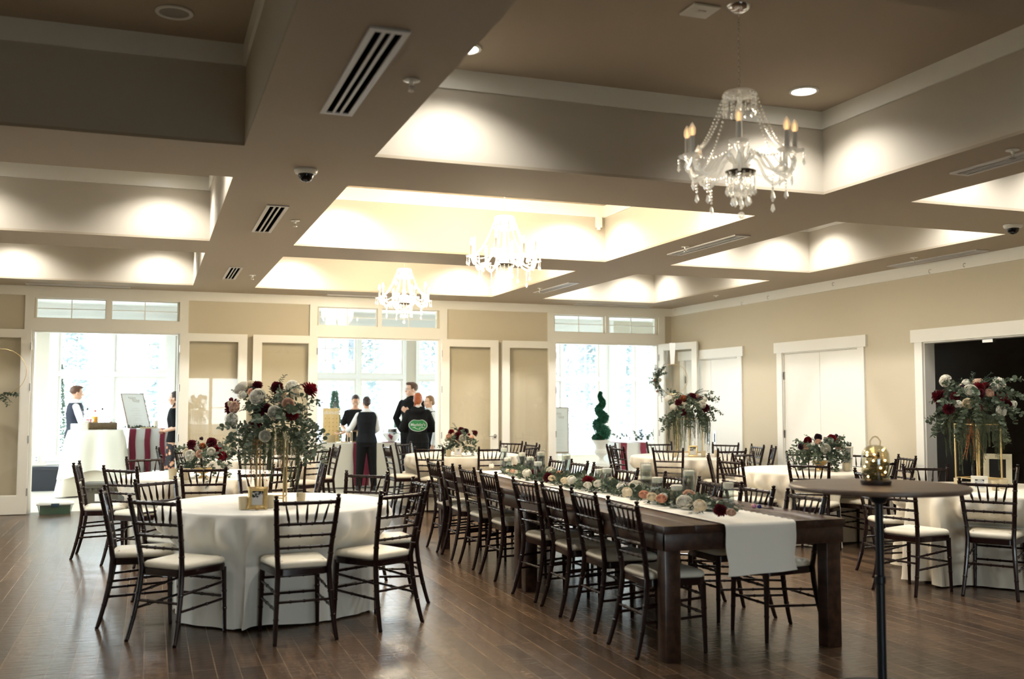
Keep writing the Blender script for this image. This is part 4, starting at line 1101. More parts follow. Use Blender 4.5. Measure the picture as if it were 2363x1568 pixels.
# photo frames, votives, cards
def frame(label, loc, w, h, bw, m_, img, rz, ornate=False, tilt=.16, nm='photo_frame', cat='picture frame'):
    t = thing(nm, label, cat, loc, rz); rt = Matrix.Rotation(-tilt, 4, 'X')
    m = MB(); q = MB()
    if ornate:
        n_ = 64; outer = []; mid_ = []; inner = []
        for i in range(n_):
            a = 2 * PI * i / n_; c, s_ = math.cos(a), math.sin(a)
            k = 1 / max(abs(c) / (w / 2), abs(s_) / (h / 2)); rip = 1 + .035 * math.cos(8 * a) + .02 * math.cos(16 * a)
            ki = 1 / max(abs(c) / (w / 2 - bw), abs(s_) / (h / 2 - bw))
            outer.append((c * k * rip, s_ * k * rip)); inner.append((c * ki, s_ * ki)); mid_.append((c * (k * .55 + ki * .45) * rip, s_ * (k * .55 + ki * .45) * rip))
        def rg(pts, y): return [Vector((x, y, z + h / 2)) for x, z in pts]
        q.loft([rg(outer, .006), rg(outer, -.004), rg(mid_, -.014), rg(inner, -.004), rg(inner, .006)], cap=False)
        q.loft([rg(outer, .006), rg(inner, .006)], cap=False)
    else:
        for (x0, x1, z0, z1) in ((-w / 2, w / 2, 0, bw), (-w / 2, w / 2, h - bw, h), (-w / 2, -w / 2 + bw, bw, h - bw), (w / 2 - bw, w / 2, bw, h - bw)): q.box(((x0 + x1) / 2, 0, (z0 + z1) / 2), (x1 - x0, .014, z1 - z0), bev=.002)
    m.mb(q, rt); m.obj('frame_border', m_, t)
    m = MB(); q = MB(); q.b2(-w / 2 + bw * .9, w / 2 - bw * .9, -.001, .003, bw * .9, h - bw * .9); m.mb(q, rt); m.obj('picture', img, t, smooth=0)
    m = MB(); m.box((0, tilt * h * .5 + .028, h * .33), (w * .25, .003, h * .66), rot=(.18, 0, 0)); m.obj('easel_back', DARK, t, smooth=0)
    return t
def photo_mat(name, dark=(.02, .025, .03), light=(.55, .56, .55), thr=.5, sc=22, figure=True):
    m = bpy.data.materials.new(name); m.use_nodes = True; nt = m.node_tree; N = nt.nodes; L = nt.links; b = N['Principled BSDF']
    tc = N.new('ShaderNodeTexCoord'); n1 = N.new('ShaderNodeTexNoise'); n1.inputs['Scale'].default_value = sc; n1.inputs['Detail'].default_value = 6
    L.new(tc.outputs['Object'], n1.inputs['Vector']); sp = N.new('ShaderNodeSeparateXYZ'); L.new(tc.outputs['Object'], sp.inputs[0])
    ma = N.new('ShaderNodeMath'); ma.operation = 'MULTIPLY_ADD'; ma.inputs[1].default_value = -5; ma.inputs[2].default_value = .95; L.new(sp.outputs[2], ma.inputs[0])
    ad = N.new('ShaderNodeMath'); ad.operation = 'ADD'; L.new(ma.outputs[0], ad.inputs[0]); L.new(n1.outputs['Fac'], ad.inputs[1])
    cr = N.new('ShaderNodeValToRGB'); cr.color_ramp.elements[0].position = thr + .42; cr.color_ramp.elements[1].position = thr + .60
    cr.color_ramp.elements[0].color = (*dark, 1); cr.color_ramp.elements[1].color = (*light, 1); L.new(ad.outputs[0], cr.inputs[0]); L.new(cr.outputs[0], b.inputs['Base Color']); b.inputs['Roughness'].default_value = .25
    return m
frame('ornate gold frame with a black-and-white photo on the foreground left table', (.705, 7.14, zt + .004), .135, .155, .03, OLDGOLD, photo_mat('couple_photo', sc=30), R(-19), ornate=True)
frame('small white frame leaning before the centre rear bouquet', (3.95, 13.20, zt + .004), .10, .12, .02, mat('frame_ivory', (.7, .66, .55), .5), photo_mat('rear_photo'), R(-14), tilt=.2)
frame('small framed picture between the votives on the rear right table', (6.98, 12.17, zt + .004), .12, .15, .02, GOLD, photo_mat('right_photo', sc=30), R(-34))
frame('narrow white standing frame right of the middle right bouquet', (7.20, 9.22, zt + .004), .11, .26, .022, mat('frame_ivory', (.7, .66, .55), .5), photo_mat('menu_photo', dark=(.35, .33, .28)), R(-60))
frame('large ivory frame holding a black panel at far right', (7.34, 7.27, zt + .004), .24, .27, .05, mat('carved_ivory', (.72, .66, .48), .6, bump=.6, bscale=120), BLACKP, R(-52), nm='table_number', cat='picture frame')
frame('small clear photo block on the foreground right table', (6.50, 6.63, zt + .004), .13, .13, .03, mat('frame_pale', (.74, .72, .62), .4), photo_mat('block_photo', sc=40), R(-44))
VG = glass_mat('mercury_glass', (.98, .90, .70), .12, rough=.25)
def votive_proto():
    m = MB(); m.lathe([(.024, 0), (.029, .003), (.033, .075), (.0335, .082), (.031, .082), (.027, .008), (.001, .006)], 22, capb=True, capt=False)
    return m.mesh('votive_glass', mat('gold_fleck_glass', (.72, .62, .42), .3, trans=.35))
vgm = votive_proto(); vcm = MB(); vcm.lathe([(.024, .007), (.024, .03), (.001, .031)], 18); vcm = vcm.mesh('votive_candle', WAX)
wk = MB(); wk.tube([(0, 0, .03), (.001, 0, .04)], .001, 5); wkm = wk.mesh('wick', BLACKP)
def votive(label, x, y, z=zt, s=1.0):
    t = thing('votive_holder', label, 'candle holder', (x, y, z + .001), 0, 'small gold votive candle glasses'); t.scale = (s, s, s)
    link('votive_glass', vgm, t); c = link('candle', vcm, t); link('wick', wkm, c); return t
for lab, x, y, s in (('left of the ornate gold frame, foreground left table', .62, 7.20, 1.05), ('behind the ornate frame, just right of it', .80, 7.26, 1.05), ('right of the gold stand leg, foreground left table', 1.04, 7.42, 1.0),
                     ('left of the bouquet bowl, second left table, larger one', .33, 10.05, 1.35), ('leftmost on the second left table beside eucalyptus', .22, 10.25, 1.2),
                     ('left of the centre rear bouquet', 3.84, 13.28, 1.1), ('leftmost of the rear right table votives', 6.72, 12.22, 1.1), ('inside the rear right gold stand', 7.05, 12.30, 1.1), ('right of the framed picture, rear right table', 7.11, 12.12, 1.0), ('rightmost of the rear right table votives', 7.30, 12.08, 1.1),
                     ('at the right of the middle right bouquet', 7.10, 9.10, 1.1), ('before the gold stand, foreground right table', 6.76, 6.72, 1.0), ('behind the chair spindles, foreground right table', 6.93, 6.80, 1.0), ('left rim of the foreground right table', 6.68, 7.06, 1.0)):
    votive('gold-flecked votive glass ' + lab, x, y, s=s)

# ------------------------------------------------------------------ garland and candle cylinders on the long table
rnd = random.Random(77)
g = thing('greenery_garland', 'eucalyptus garland with roses down the centre of the long table', 'garland', (3.46, 5.75, .79))
eu = MB(); dk = MB()
y = 0.0
while y < 3.95:
    for q in range(4):
        a = rnd.uniform(-1.2, 1.2) + (0 if rnd.random() < .5 else PI)
        d = (math.cos(a) * .9, math.sin(a), rnd.uniform(.15, .7)); x0 = rnd.uniform(-.08, .08) + .03 * math.sin(y * 2)
        sprig(eu if q < 2 else dk, (x0, y, .02 + rnd.uniform(0, .03)), d, rnd.uniform(.10, .19), rnd.uniform(.10, .22), .038, 'euc' if q < 2 else 'fern', rnd)
    y += .045
for mb_ in (eu, dk):
    for v in mb_.v: v.z = max(v.z, .004)
eu.obj('eucalyptus', LEAF['euc'], g, smooth=60); dk.obj('greenery', LEAF['dark'], g, smooth=60)
# blooms along the garland: (kind, colour, x, y, size) in metres from the garland's near end
GF = [('rose', 'white', 0.08, 4.2, 0.045), ('cluster', 'white', -0.12, 4.2, 0.035), ('dahlia', 'burg', 0.014, 3.851, 0.035), ('rose', 'blush', -0.185, 3.372, 0.03), ('cluster', 'white', -0.19, 2.964, 0.055), ('rose', 'white', -0.168, 3.053, 0.045), ('rose', 'cream', -0.19, 2.358, 0.04), ('dahlia', 'burg', -0.095, 3.028, 0.04), ('rose', 'white', 0.142, 3.198, 0.055), ('rose', 'peach', 0.064, 2.795, 0.045), ('dahlia', 'burg', -0.19, 2.434, 0.05), ('rose', 'cream', -0.19, 2.072, 0.042), ('cluster', 'white', -0.135, 2.056, 0.055), ('rose', 'white', -0.19, 1.603, 0.04), ('dahlia', 'red', -0.076, 1.843, 0.06), ('rose', 'white', -0.09, 1.617, 0.05), ('cluster', 'cream', 0.137, 1.866, 0.05), ('rose', 'blush', 0.058, 1.658, 0.035), ('cluster', 'white', -0.043, 1.299, 0.05), ('rose', 'white', 0.043, 1.228, 0.07), ('cluster', 'cream', -0.19, 0.906, 0.05), ('rose', 'cream', -0.19, 0.52, 0.045), ('rose', 'peach', -0.19, 0.382, 0.045), ('rose', 'peach', -0.164, 0.688, 0.045), ('rose', 'cream', -0.19, 0.399, 0.04), ('rose', 'white', -0.19, 0.07, 0.065), ('cluster', 'white', -0.099, 0.527, 0.04), ('rose', 'blush', 0.104, 0.526, 0.055), ('cluster', 'cream', -0.19, -0.123, 0.055), ('rose', 'peach', -0.161, -0.104, 0.03), ('dahlia', 'burg', -0.19, -0.364, 0.045), ('rose', 'blush', -0.19, -0.487, 0.035), ('pod', 'red', 0.019, 1.536, 0.018), ('rose', 'white', 0.161, 2.478, 0.04)]
for kind, col, gx, gy, s in GF:
    flower(kind, col, g, (gx, gy, .045), s * 1.08, (-.35, -.75, .95))
for i in range(16):
    yy = .12 + i * .25; xx = rnd.uniform(-.17, .19); k_ = (('cluster', 'white'), ('rose', 'white'), ('cluster', 'cream'), ('dahlia', 'burg'))[i % 4]
    flower(*k_, g, (xx, yy, .035), rnd.uniform(.026, .036), (-.3, -.6, 1))
CYLG = glass_mat('cylinder_glass', (.96, .98, .98), .07)
WATER = glass_mat('vase_water', (.90, .95, .96), .03)
def cyl_vase(label, x, y, h, r, sub=None):
    t = thing('candle_cylinder', label, 'candle vase', (x, y, .7895), 0, 'glass cylinders with floating candles')
    m = MB(); m.lathe([(r - .004, 0), (r, .003), (r, h - .002), (r - .0015, h), (r - .003, h - .002), (r - .0035, .012), (.001, .010)], 28, capb=True, capt=False); m.obj('glass_cylinder', CYLG, t)
    m = MB(); m.lathe([(r - .005, .013), (r - .005, h * .80), (.001, h * .80)], 24); m.obj('water', WATER, t)
    m = MB(); z = h * .78; m.lathe([(r * .6, z), (r * .84, z + .008), (r * .9, z + .030), (r * .84, z + .040), (.001, z + .042)], 24); c = m.obj('floating_candle', WAX, t)
    m = MB(); m.tube([(0, 0, z + .040), (.001, .001, z + .050)], .0012, 5); m.obj('wick', BLACKP, c)
    if sub:
        rn = random.Random(int(x * 1000)); m = MB()
        if sub == 'leaf':
            for i in range(26):
                a = rn.uniform(0, 6.28); q = rn.uniform(0, r * .5); leaf(m, Vector((q * math.cos(a), q * math.sin(a), rn.uniform(.02, h * .35))), Vector((rn.uniform(-.5, .5), rn.uniform(-.5, .5), 1)), .035, .6)
            m.obj('submerged_greenery', LEAF['dark'], t, smooth=60)
        elif sub == 'red': flower('dahlia', 'burg', t, (0, 0, h * .25), r * .75, (0, -1, .6))
        elif sub == 'white': flower('cluster', 'white', t, (0, 0, h * .2), r * .6, (0, -1, .6))
VS = [(3.50, 10.02, .25, .037, None, 'farthest, tall, at the far end of the garland'), (3.62, 9.80, .20, .037, None, 'tall, second from the far end, right side'), (3.40, 9.62, .15, .040, 'leaf', 'short, third from the far end, greenery under the candle'),
      (3.52, 9.30, .18, .040, None, 'medium, fourth from the far end beside red blooms'), (3.44, 8.80, .27, .040, None, 'tall, fifth from the far end, behind the one with red petals'), (3.34, 8.62, .17, .040, 'red', 'short, with dark red petals under the candle'),
      (3.56, 8.48, .25, .040, 'white', 'tall, above the peach rose at mid table'), (3.60, 7.84, .14, .038, None, 'short, left of a close pair near the red dahlia'), (3.44, 7.36, .19, .042, 'white', 'medium, right of the close pair near the red dahlia'),
      (3.50, 6.80, .265, .042, None, 'tall and blurred, behind the short one with leaves'), (3.36, 6.36, .19, .041, 'leaf', 'medium, filled with dark green leaves, by peach roses'), (3.60, 6.34, .245, .043, None, 'tallest near end, right of the cloudy one'),
      (3.38, 6.12, .145, .043, 'leaf', 'short wide, cloudy greenish, nearest but one'), (3.50, 5.66, .205, .036, None, 'empty-looking, nearest the runner drop')]
for x, y, h, r, sub, lab in VS: cyl_vase('glass candle cylinder, ' + lab, x, y, h, r, sub)
# small purple and blue bits left by the runner: artificial blossom with wire
t = thing('loose_boutonniere', 'small pink and blue blossom lying on the near right of the long table', 'flower', (3.83, 5.86, .7895))
flower('cluster', 'pinkish' if 'pinkish' in PET else 'blush', t, (0, .03, .012), .022, (0, -.3, 1))
PET['pinkish'] = fm('petal_pink', (.62, .30, .42)); PET['blue'] = fm('petal_blue', (.03, .035, .22))
flower('pod', 'blue', t, (.03, .0, .008), .018, (0, -.3, 1)); flower('pod', 'pinkish', t, (-.01, -.0, .010), .020, (0, -.3, 1))
m = MB(); m.tube([(.03, 0, .01), (.07, -.03, .006), (.11, -.05, .004)], .003, 6); m.obj('stem', BLACKP, t)

# ------------------------------------------------------------------ chandeliers
def chandelier(label, x, y, lit):
    t = thing('crystal_chandelier', label, 'chandelier', (x, y, TOP), R(11), 'crystal chandeliers in the middle coffers')
    Z0 = 3.22 - TOP   # top of the body, below the canopy
    m = MB(); m.lathe([(.001, -.035), (.03, -.034), (.05, -.024), (.066, -.01), (.07, -.001)], 28); m.obj('canopy', CHROME, t)
    m = MB(); z = -.036; i = 0
    while z > Z0 + .012:
        pts = []
        for k in range(9):
            a = 2 * PI * k / 8; px, pz = .006 * math.cos(a), .012 * math.sin(a)
            pts.append((px, 0, z - .010 + pz) if i % 2 else (0, px, z - .010 + pz))
        m.tube(pts, .0018, 5, cap=False); z -= .018; i += 1
    m.obj('chain', STEEL if lit else CHROME, t)
    zz = lambda v: Z0 - v
    m = MB(); m.lathe([(.012, zz(.0)), (.02, zz(.03)), (.012, zz(.05)), (.028, zz(.10)), (.012, zz(.14)), (.014, zz(.26)), (.030, zz(.30)), (.016, zz(.34)), (.034, zz(.40)), (.05, zz(.44)), (.02, zz(.47)), (.012, zz(.50))][::-1], 20); m.obj('glass_column', CRYSTAL, t)
    m = MB(); m.lathe([(.02, zz(.47)), (.07, zz(.465)), (.085, zz(.445)), (.078, zz(.442)), (.02, zz(.455))], 28); m.obj('bottom_bowl', mat('dark_crystal_bowl', (.18, .16, .13), .15, metal=.7), t)
    m = MB(); m.lathe([(.02, zz(.015)), (.085, zz(.0)), (.095, zz(.012)), (.085, zz(.02)), (.02, zz(.03))][::-1], 28); cr = m.obj('crown', CRYSTAL, t)
    # crown drops
    bead = MB()
    def string(mb, pts, r):
        for p in pts: mb.ell(tuple(p), (r, r, r * 1.15), 6, 4)
    for k in range(14):
        a = 2 * PI * k / 14; mb = MB(); string(mb, [(.09 * math.cos(a), .09 * math.sin(a), zz(.02 + .018 * i)) for i in range(4)], .007)
        p = Vector((.09 * math.cos(a), .09 * math.sin(a), zz(.10))); mb.lathe([(.001, -.028), (.009, -.014), (.005, .0), (.001, .006)], 6, tuple(p)); mb.obj('crystal_drop', CRYSTAL, cr, smooth=0)
    NA = 8
    for k in range(NA):
        a = 2 * PI * k / NA; ca, sa = math.cos(a), math.sin(a)
        rr_, up_ = (.345, 0) if k % 2 == 0 else (.29, .0)
        dz = 0 if k % 2 == 0 else .05
        prof = [(.03, .40), (.08, .35), (.13, .37), (.19, .46), (.25, .49), (rr_ - .02, .455), (rr_, .40 - dz)]
        pts = []
        for i in range(len(prof) - 1):
            for s_ in range(3): pts.append(Vector(prof[i]).lerp(Vector(prof[i + 1]), s_ / 3))
        pts.append(Vector(prof[-1]))
        m = MB(); m.tube([(p.x * ca, p.x * sa, zz(p.y)) for p in pts], .0095, 8); arm = m.obj('arm', CRYSTAL, t)
        c = (rr_ * ca, rr_ * sa, 0); zc = .40 - dz
        m = MB(); m.lathe([(.010, zz(zc + .01)), (.045, zz(zc)), (.052, zz(zc - .008)), (.044, zz(zc - .006)), (.012, zz(zc - .004))], 20, c); m.obj('drip_cup', CRYSTAL, arm)
        m = MB(); m.lathe([(.013, zz(zc - .002)), (.013, zz(zc - .105)), (.010, zz(zc - .108))], 14, c); m.obj('candle_sleeve', WAX if lit else mat('sleeve_white', (.72, .70, .66), .5), arm)
        kb = 1 if lit else .5; m = MB(); m.lathe([(.006 * kb, zz(zc - .105)), (.0125 * kb, zz(zc - .118)), (.015 * kb, zz(zc - .135)), (.010 * kb, zz(zc - .150 - .008 * lit / max(lit, 1))), (.002, zz(zc - .158 - .02 * lit / max(lit, 1)))], 14, c); m.obj('bulb', BULB if lit else BULBD, arm)
        if not lit:
            m2_ = MB(); m2_.lathe([(.008, zz(zc - .104)), (.018, zz(zc - .122)), (.019, zz(zc - .145)), (.012, zz(zc - .165)), (.002, zz(zc - .182))], 14, c, capb=False, capt=False); m2_.obj('bulb_glass', CRYSTAL, arm)
        # drops below the cup
        for j in range(4):
            b_ = 2 * PI * j / 4 + a; q = (c[0] + .047 * math.cos(b_), c[1] + .047 * math.sin(b_), 0)
            mb = MB(); string(mb, [(q[0], q[1], zz(zc + .012 + .016 * i)) for i in range(2)], .006); mb.lathe([(.001, -.045), (.010, -.030), (.006, -.006), (.001, 0)], 6, (q[0], q[1], zz(zc + .036))); mb.obj('crystal_drop', CRYSTAL, arm, smooth=0)
        mb = MB(); q = (.24 * ca, .24 * sa); string(mb, [(q[0], q[1], zz(.51 + .018 * i)) for i in range(3 if k % 2 else 5)], .007); mb.lathe([(.001, -.05), (.013, -.034), (.007, -.006), (.001, 0)], 6, (q[0], q[1], zz(.56 if k % 2 else .60))); mb.obj('crystal_drop', CRYSTAL, arm, smooth=0)
        # bead swags from crown to arm tip, and between arms
        mb = MB(); A = Vector((.09 * ca, .09 * sa, zz(.02))); B = Vector((rr_ * ca, rr_ * sa, zz(zc - .01)))
        n_ = 26
        for i in range(n_ + 1):
            f = i / n_; p = A.lerp(B, f); p.z -= .075 * math.sin(PI * f) ; mb.ell(tuple(p), .0075, 6, 4)
        mb.obj('bead_swag', CRYSTAL, t, smooth=0)
        a2 = 2 * PI * (k + 1) / NA; rr2 = .29 if k % 2 == 0 else .345; B2 = Vector((rr2 * math.cos(a2), rr2 * math.sin(a2), zz(.40 - (.05 if k % 2 == 0 else 0))))
        mb = MB()
        for i in range(1, 15):
            f = i / 15; p = B.lerp(B2, f); p.z -= .05 * math.sin(PI * f); mb.ell(tuple(p), .0070, 6, 4)
        mb.obj('bead_swag', CRYSTAL, t, smooth=0)
    for ringr, nn, z_, ln in ((.075, 12, .46, 4), (.045, 8, .52, 4)):
        for k in range(nn):
            a = 2 * PI * k / nn; q = (ringr * math.cos(a), ringr * math.sin(a)); mb = MB()
            string(mb, [(q[0], q[1], zz(z_ + .017 * i)) for i in range(ln)], .007); mb.lathe([(.001, -.05), (.014, -.033), (.007, -.006), (.001, 0)], 6, (q[0], q[1], zz(z_ + .017 * ln))); mb.obj('crystal_drop', CRYSTAL, t, smooth=0)
    mb = MB(); string(mb, [(0, 0, zz(.51 + .02 * i)) for i in range(8)], .008); mb.ell((0, 0, zz(.69)), .02, 10, 8); mb.obj('bottom_ball', CRYSTAL, t, smooth=0)
    if lit:
        l = bpy.data.lights.new('candle_bulbs_light', 'POINT'); l.energy = lit; l.color = (1, .84, .60); l.shadow_soft_size = .28
        o = bpy.data.objects.new('candle_bulbs_light', l); o.location = (0, 0, zz(.15)); o.parent = t; C.objects.link(o)
    return t
chandelier('unlit-looking crystal chandelier hanging nearest the camera, at upper right', 3.04, 4.75, 0)
chandelier('brightly glowing crystal chandelier in the middle, larger of the two glowing', 3.05, 8.73, 150)
chandelier('brightly glowing crystal chandelier farthest away, smallest in view', 3.05, 12.64, 110)
# ------------------------------------------------------------------ people
SKIN = mat('skin_warm', (.62, .36, .24), .5, sss=.15)
SKIN2 = mat('skin_fair', (.72, .45, .33), .5, sss=.15)
BLKC = mat('black_cloth', (.008, .008, .009), .9, spec=.2)
BLKV = mat('black_vest_cloth', (.011, .012, .015), .85, spec=.2)
NAVY = mat('dark_navy_cloth', (.012, .015, .028), .8)
SHIRT = mat('white_shirt', (.80, .80, .80), .8)
SHOE = mat('black_shoe', (.01, .01, .01), .35)
HB = mat('hair_dark_brown', (.035, .016, .010), .5, bump=.6, bscale=60)
HB2 = mat('hair_brown', (.10, .045, .022), .5, bump=.6, bscale=60)
HR = mat('hair_copper', (.36, .09, .025), .45, bump=.6, bscale=60)
HBL = mat('hair_dark_blond', (.26, .14, .06), .5, bump=.6, bscale=60)
def floral():
    m = bpy.data.materials.new('floral_skirt'); m.use_nodes = True; N = m.node_tree.nodes; L = m.node_tree.links; b = N['Principled BSDF']
    tc = N.new('ShaderNodeTexCoord'); v = N.new('ShaderNodeTexVoronoi'); v.inputs['Scale'].default_value = 13; n = N.new('ShaderNodeTexNoise'); n.inputs['Scale'].default_value = 22
    L.new(tc.outputs['Object'], v.inputs['Vector']); L.new(tc.outputs['Object'], n.inputs['Vector'])
    a = N.new('ShaderNodeMath'); a.operation = 'MULTIPLY_ADD'; a.inputs[1].default_value = .5; L.new(n.outputs['Fac'], a.inputs[0]); L.new(v.outputs['Distance'], a.inputs[2])
    cr = N.new('ShaderNodeValToRGB'); e = cr.color_ramp.elements; e[0].position = .58; e[0].color = (.60, .22, .11, 1); e[1].position = .66; e[1].color = (.012, .01, .012, 1)
    x = e.new(.46); x.color = (.75, .42, .26, 1)
    L.new(a.outputs[0], cr.inputs[0]); L.new(cr.outputs[0], b.inputs['Base Color']); b.inputs['Roughness'].default_value = .8
    return m
FLORAL = floral()
def V(*a): return Vector(a)
def limb(mb, pts, rad, seg=12):
    """tapered limb with rounded joints"""
    P = [Vector(p) for p in pts]; fine = []; rf = []
    for i in range(len(P) - 1):
        for s in range(5):
            f = s / 5; fine.append(P[i].lerp(P[i + 1], f)); rf.append(rad[i] * (1 - f) + rad[i + 1] * f)
    fine.append(P[-1]); rf.append(rad[-1])
    mb.tube(fine, rf, seg)
    for p, r in zip(P, rad): mb.ell(tuple(p), r, 12, 8)
def remesh(o, vox, smooth=3):
    md = o.modifiers.new('union', 'REMESH'); md.mode = 'VOXEL'; md.voxel_size = vox; md.use_smooth_shade = True
    if smooth:
        s = o.modifiers.new('soften', 'SMOOTH'); s.iterations = smooth; s.factor = .5
    return o
def torso_rings(H, off, z0, z1, lean, female, tw=0):
    """ellipse sections of the trunk from hips to neck, front is +y"""
    keys = [(.46, .088, .070), (.50, .098, .076), (.54, .094, .070), (.60, .076 if female else .082, .058), (.66, .082, .062), (.72, .092, .068 if not female else .072), (.77, .099, .062), (.795, .094, .056), (.812, .082, .050), (.826, .062, .043), (.836, .046, .038), (.845, .036, .034)]
    out = []
    for (z, rx, ry) in keys:
        if z < z0 - 1e-6 or z > z1 + 1e-6: continue
        cy = lean(z) * H; ring_ = []
        k = .96 if female and z > .6 else 1.0
        for j in range(24):
            a = 2 * PI * j / 24; ring_.append(Vector(((rx * k * H + off) * math.cos(a), cy + (ry * H + off) * math.sin(a), z * H)))
        out.append(ring_)
    return out
def hand(mb, wrist, d, palm_n, H, side, curl=.5):
    """palm and five bent fingers; d = direction of the hand, palm_n = palm normal"""
    d = Vector(d).normalized(); n = Vector(palm_n); n = (n - d * n.dot(d)).normalized(); s = d.cross(n) * side
    k = H / 1.75; w = Vector(wrist); L = .085 * k
    for i, u in enumerate((-.028, -.010, .010, .027)):
        mb.tube([w + s * (u * .55 * k), w + s * (u * k) + d * L * .55, w + s * (u * 1.05 * k) + d * L], [.016 * k, .0155 * k, .012 * k], 10)
        ln = (.066, .074, .070, .056)[i] * k; p = w + s * (u * 1.05 * k) + d * L; dd = d.copy(); pts = [p]
        for q, f in enumerate((.45, .32, .23)):
            dd = (Matrix.Rotation(-curl * (.5 + .35 * q) * side, 3, s * side * -1) @ dd); p = p + dd * ln * f; pts.append(p)
        mb.tube(pts, [.0095 * k, .009 * k, .0082 * k, .007 * k], 8); mb.ell(tuple(pts[-1]), .0070 * k, 8, 6)
    p = w + s * (-.024 * k) + d * .02 * k; q1 = p + (d * .7 - s * .7 + n * .25).normalized() * .038 * k; q2 = q1 + (d * .95 - s * .25 + n * .3).normalized() * .030 * k
    mb.tube([p, q1, q2], [.013 * k, .0105 * k, .0085 * k], 8); mb.ell(tuple(q2), .0085 * k, 8, 6)
def head(mb, c, H, yaw_, pit, female):
    """skull, jaw, nose, lips, brow, ears; returns the transform"""
    k = H / 1.75 * (.97 if female else 1.0)
    T = Matrix.Translation(c) @ Matrix.Rotation(yaw_, 4, 'Z') @ Matrix.Rotation(pit, 4, 'X') @ Matrix.Scale(k, 4)
    q = MB()
    q.ell((0, -.012, .03), (.074, .094, .088), 18, 12)        # cranium
    q.ell((0, .022, -.035), (.058, .066, .078), 16, 10)        # face
    q.ell((0, .045, -.092), (.030, .028, .024), 12, 8)         # chin
    q.ell((0, .066, .018), (.050, .020, .014), 12, 6)          # brow
    q.tube([(0, .080, .012), (0, .096, -.018), (0, .105, -.032)], [.007, .010, .012], 8); q.ell((0, .100, -.034), (.015, .011, .009), 8, 6)
    q.ell((0, .083, -.062), (.024, .010, .006), 10, 6); q.ell((0, .082, -.071), (.020, .010, .006), 10, 6)
    for s in (-1, 1):
        q.ell((s * .044, .052, -.03), (.022, .024, .022), 10, 6)  # cheek
        q.ell((s * .074, -.006, -.012), (.010, .018, .030), 10, 6, rot=(0, 0, s * .3))
    mb.mb(q, T)
    return T
def person(label, x, y, face, H, outfit, arms, hyaw=0, hpitch=0, female=False, hair='short', lean=0.0, stance=.09, skin=SKIN, haircol=HB2, glasses=False, extra=None):
    """standing figure facing local +y; arms = ((elbow),(wrist),(handdir),(palm normal)) for left (-x) and right, as fractions of height"""
    t = thing('person', label, 'person', (x, y, 0), face)
    ln = lambda z: lean * max(0, (z - .50)) * 1.6
    body = MB()
    body.loft(torso_rings(H, 0, .46, .845, ln, female))
    nk = V(0, ln(.85) * H, .845 * H); hc = V(0, (ln(.93) + .012) * H, .918 * H)
    limb(body, [V(0, ln(.80) * H, .80 * H), nk, hc + V(0, -.015, -.04)], [.036 * H, .031 * H, .030 * H])
    T = head(body, hc, H, hyaw, hpitch, female)
    sh = [V(s * .094 * H * (.94 if female else 1.0), ln(.80) * H, .788 * H) for s in (-1, 1)]
    hip = [V(s * .048 * H, 0, .50 * H) for s in (-1, 1)]
    ank = [V(s * stance * .5 * H, -.01 * H, .045 * H) for s in (-1, 1)]
    kn = [hip[i].lerp(ank[i], .5) + V(0, .012 * H, 0) for i in (0, 1)]
    for i, s in enumerate((-1, 1)):
        limb(body, [hip[i], kn[i], ank[i]], [.050 * H, .033 * H, .022 * H])
        el, wr, hd, pn, cu = arms[i]
        el, wr = V(*el) * H, V(*wr) * H
        limb(body, [sh[i], el, wr], [.026 * H, .023 * H, .0165 * H])
        hand(body, wr + (wr - el).normalized() * .012 * H, hd, pn, H, s, cu)
        body.ell((ank[i].x, .035 * H, .022 * H), (.025 * H, .062 * H, .02 * H), 12, 8)
    b = remesh(body.obj('body', skin, t), .0065, 2)
    eyeW = mat('eye_white', (.8, .8, .78), .3); eyeD = mat('eye_dark', (.02, .012, .01), .2)
    k = H / 1.75 * (.97 if female else 1)
    for s in (-1, 1):
        m = MB(); q = MB(); q.ell((s * .029, .074, .002), (.011, .010, .0075), 10, 8); m.mb(q, T); e = m.obj('eye', eyeW, b)
        m = MB(); q = MB(); q.ell((s * .029, .0825, .002), (.0055, .003, .0055), 8, 6); m.mb(q, T); m.obj('iris', eyeD, e) if False else m.obj('iris', eyeD, b)
        m = MB(); q = MB(); q.tube([(s * .014, .088, .017), (s * .028, .086, .021), (s * .043, .074, .016)], [.003, .0035, .002], 6); m.mb(q, T); m.obj('eyebrow', haircol, b)
    m = MB(); q = MB(); q.ell((0, .0915, -.0655), (.019, .004, .005), 10, 6); m.mb(q, T); m.obj('lips', mat('lip', (.45, .16, .13), .5), b)
    # hair
    m = MB(); q = MB()
    q.ell((0, -.018, .040), (.080, .100, .090), 20, 12)
    if hair == 'short':
        q.ell((0, .035, .098), (.060, .060, .030), 14, 8)
    if hair in ('bun', 'lowbun'):
        q.ell((0, -.112, -.012 if hair == 'bun' else -.035), (.038, .032, .035), 12, 8); q.ell((0, -.060, -.01), (.066, .060, .065), 14, 8)
    if hair == 'pony': q.ell((0, -.055, 0), (.070, .055, .075), 14, 8); q.tube([(0, -.10, .02), (-.01, -.13, -.04), (-.03, -.12, -.14), (-.045, -.09, -.22)], [.026, .030, .026, .012], 10)
    if hair == 'braid':
        q.ell((0, -.050, .0), (.072, .062, .085), 14, 8)
        for i in range(8): q.ell((-.045 - .004 * i, -.060 + .004 * (i % 2) + .006 * i, -.05 - .026 * i), (.020 + .004 * ((i + 1) % 2), .020, .020), 8, 6)
    if hair == 'frontbraid':
        q.ell((0, -.048, .0), (.074, .062, .08), 14, 8)
        for i in range(10): q.ell((-.062, -.01 + .010 * i, -.09 - .024 * i), (.016, .018, .017), 8, 6)
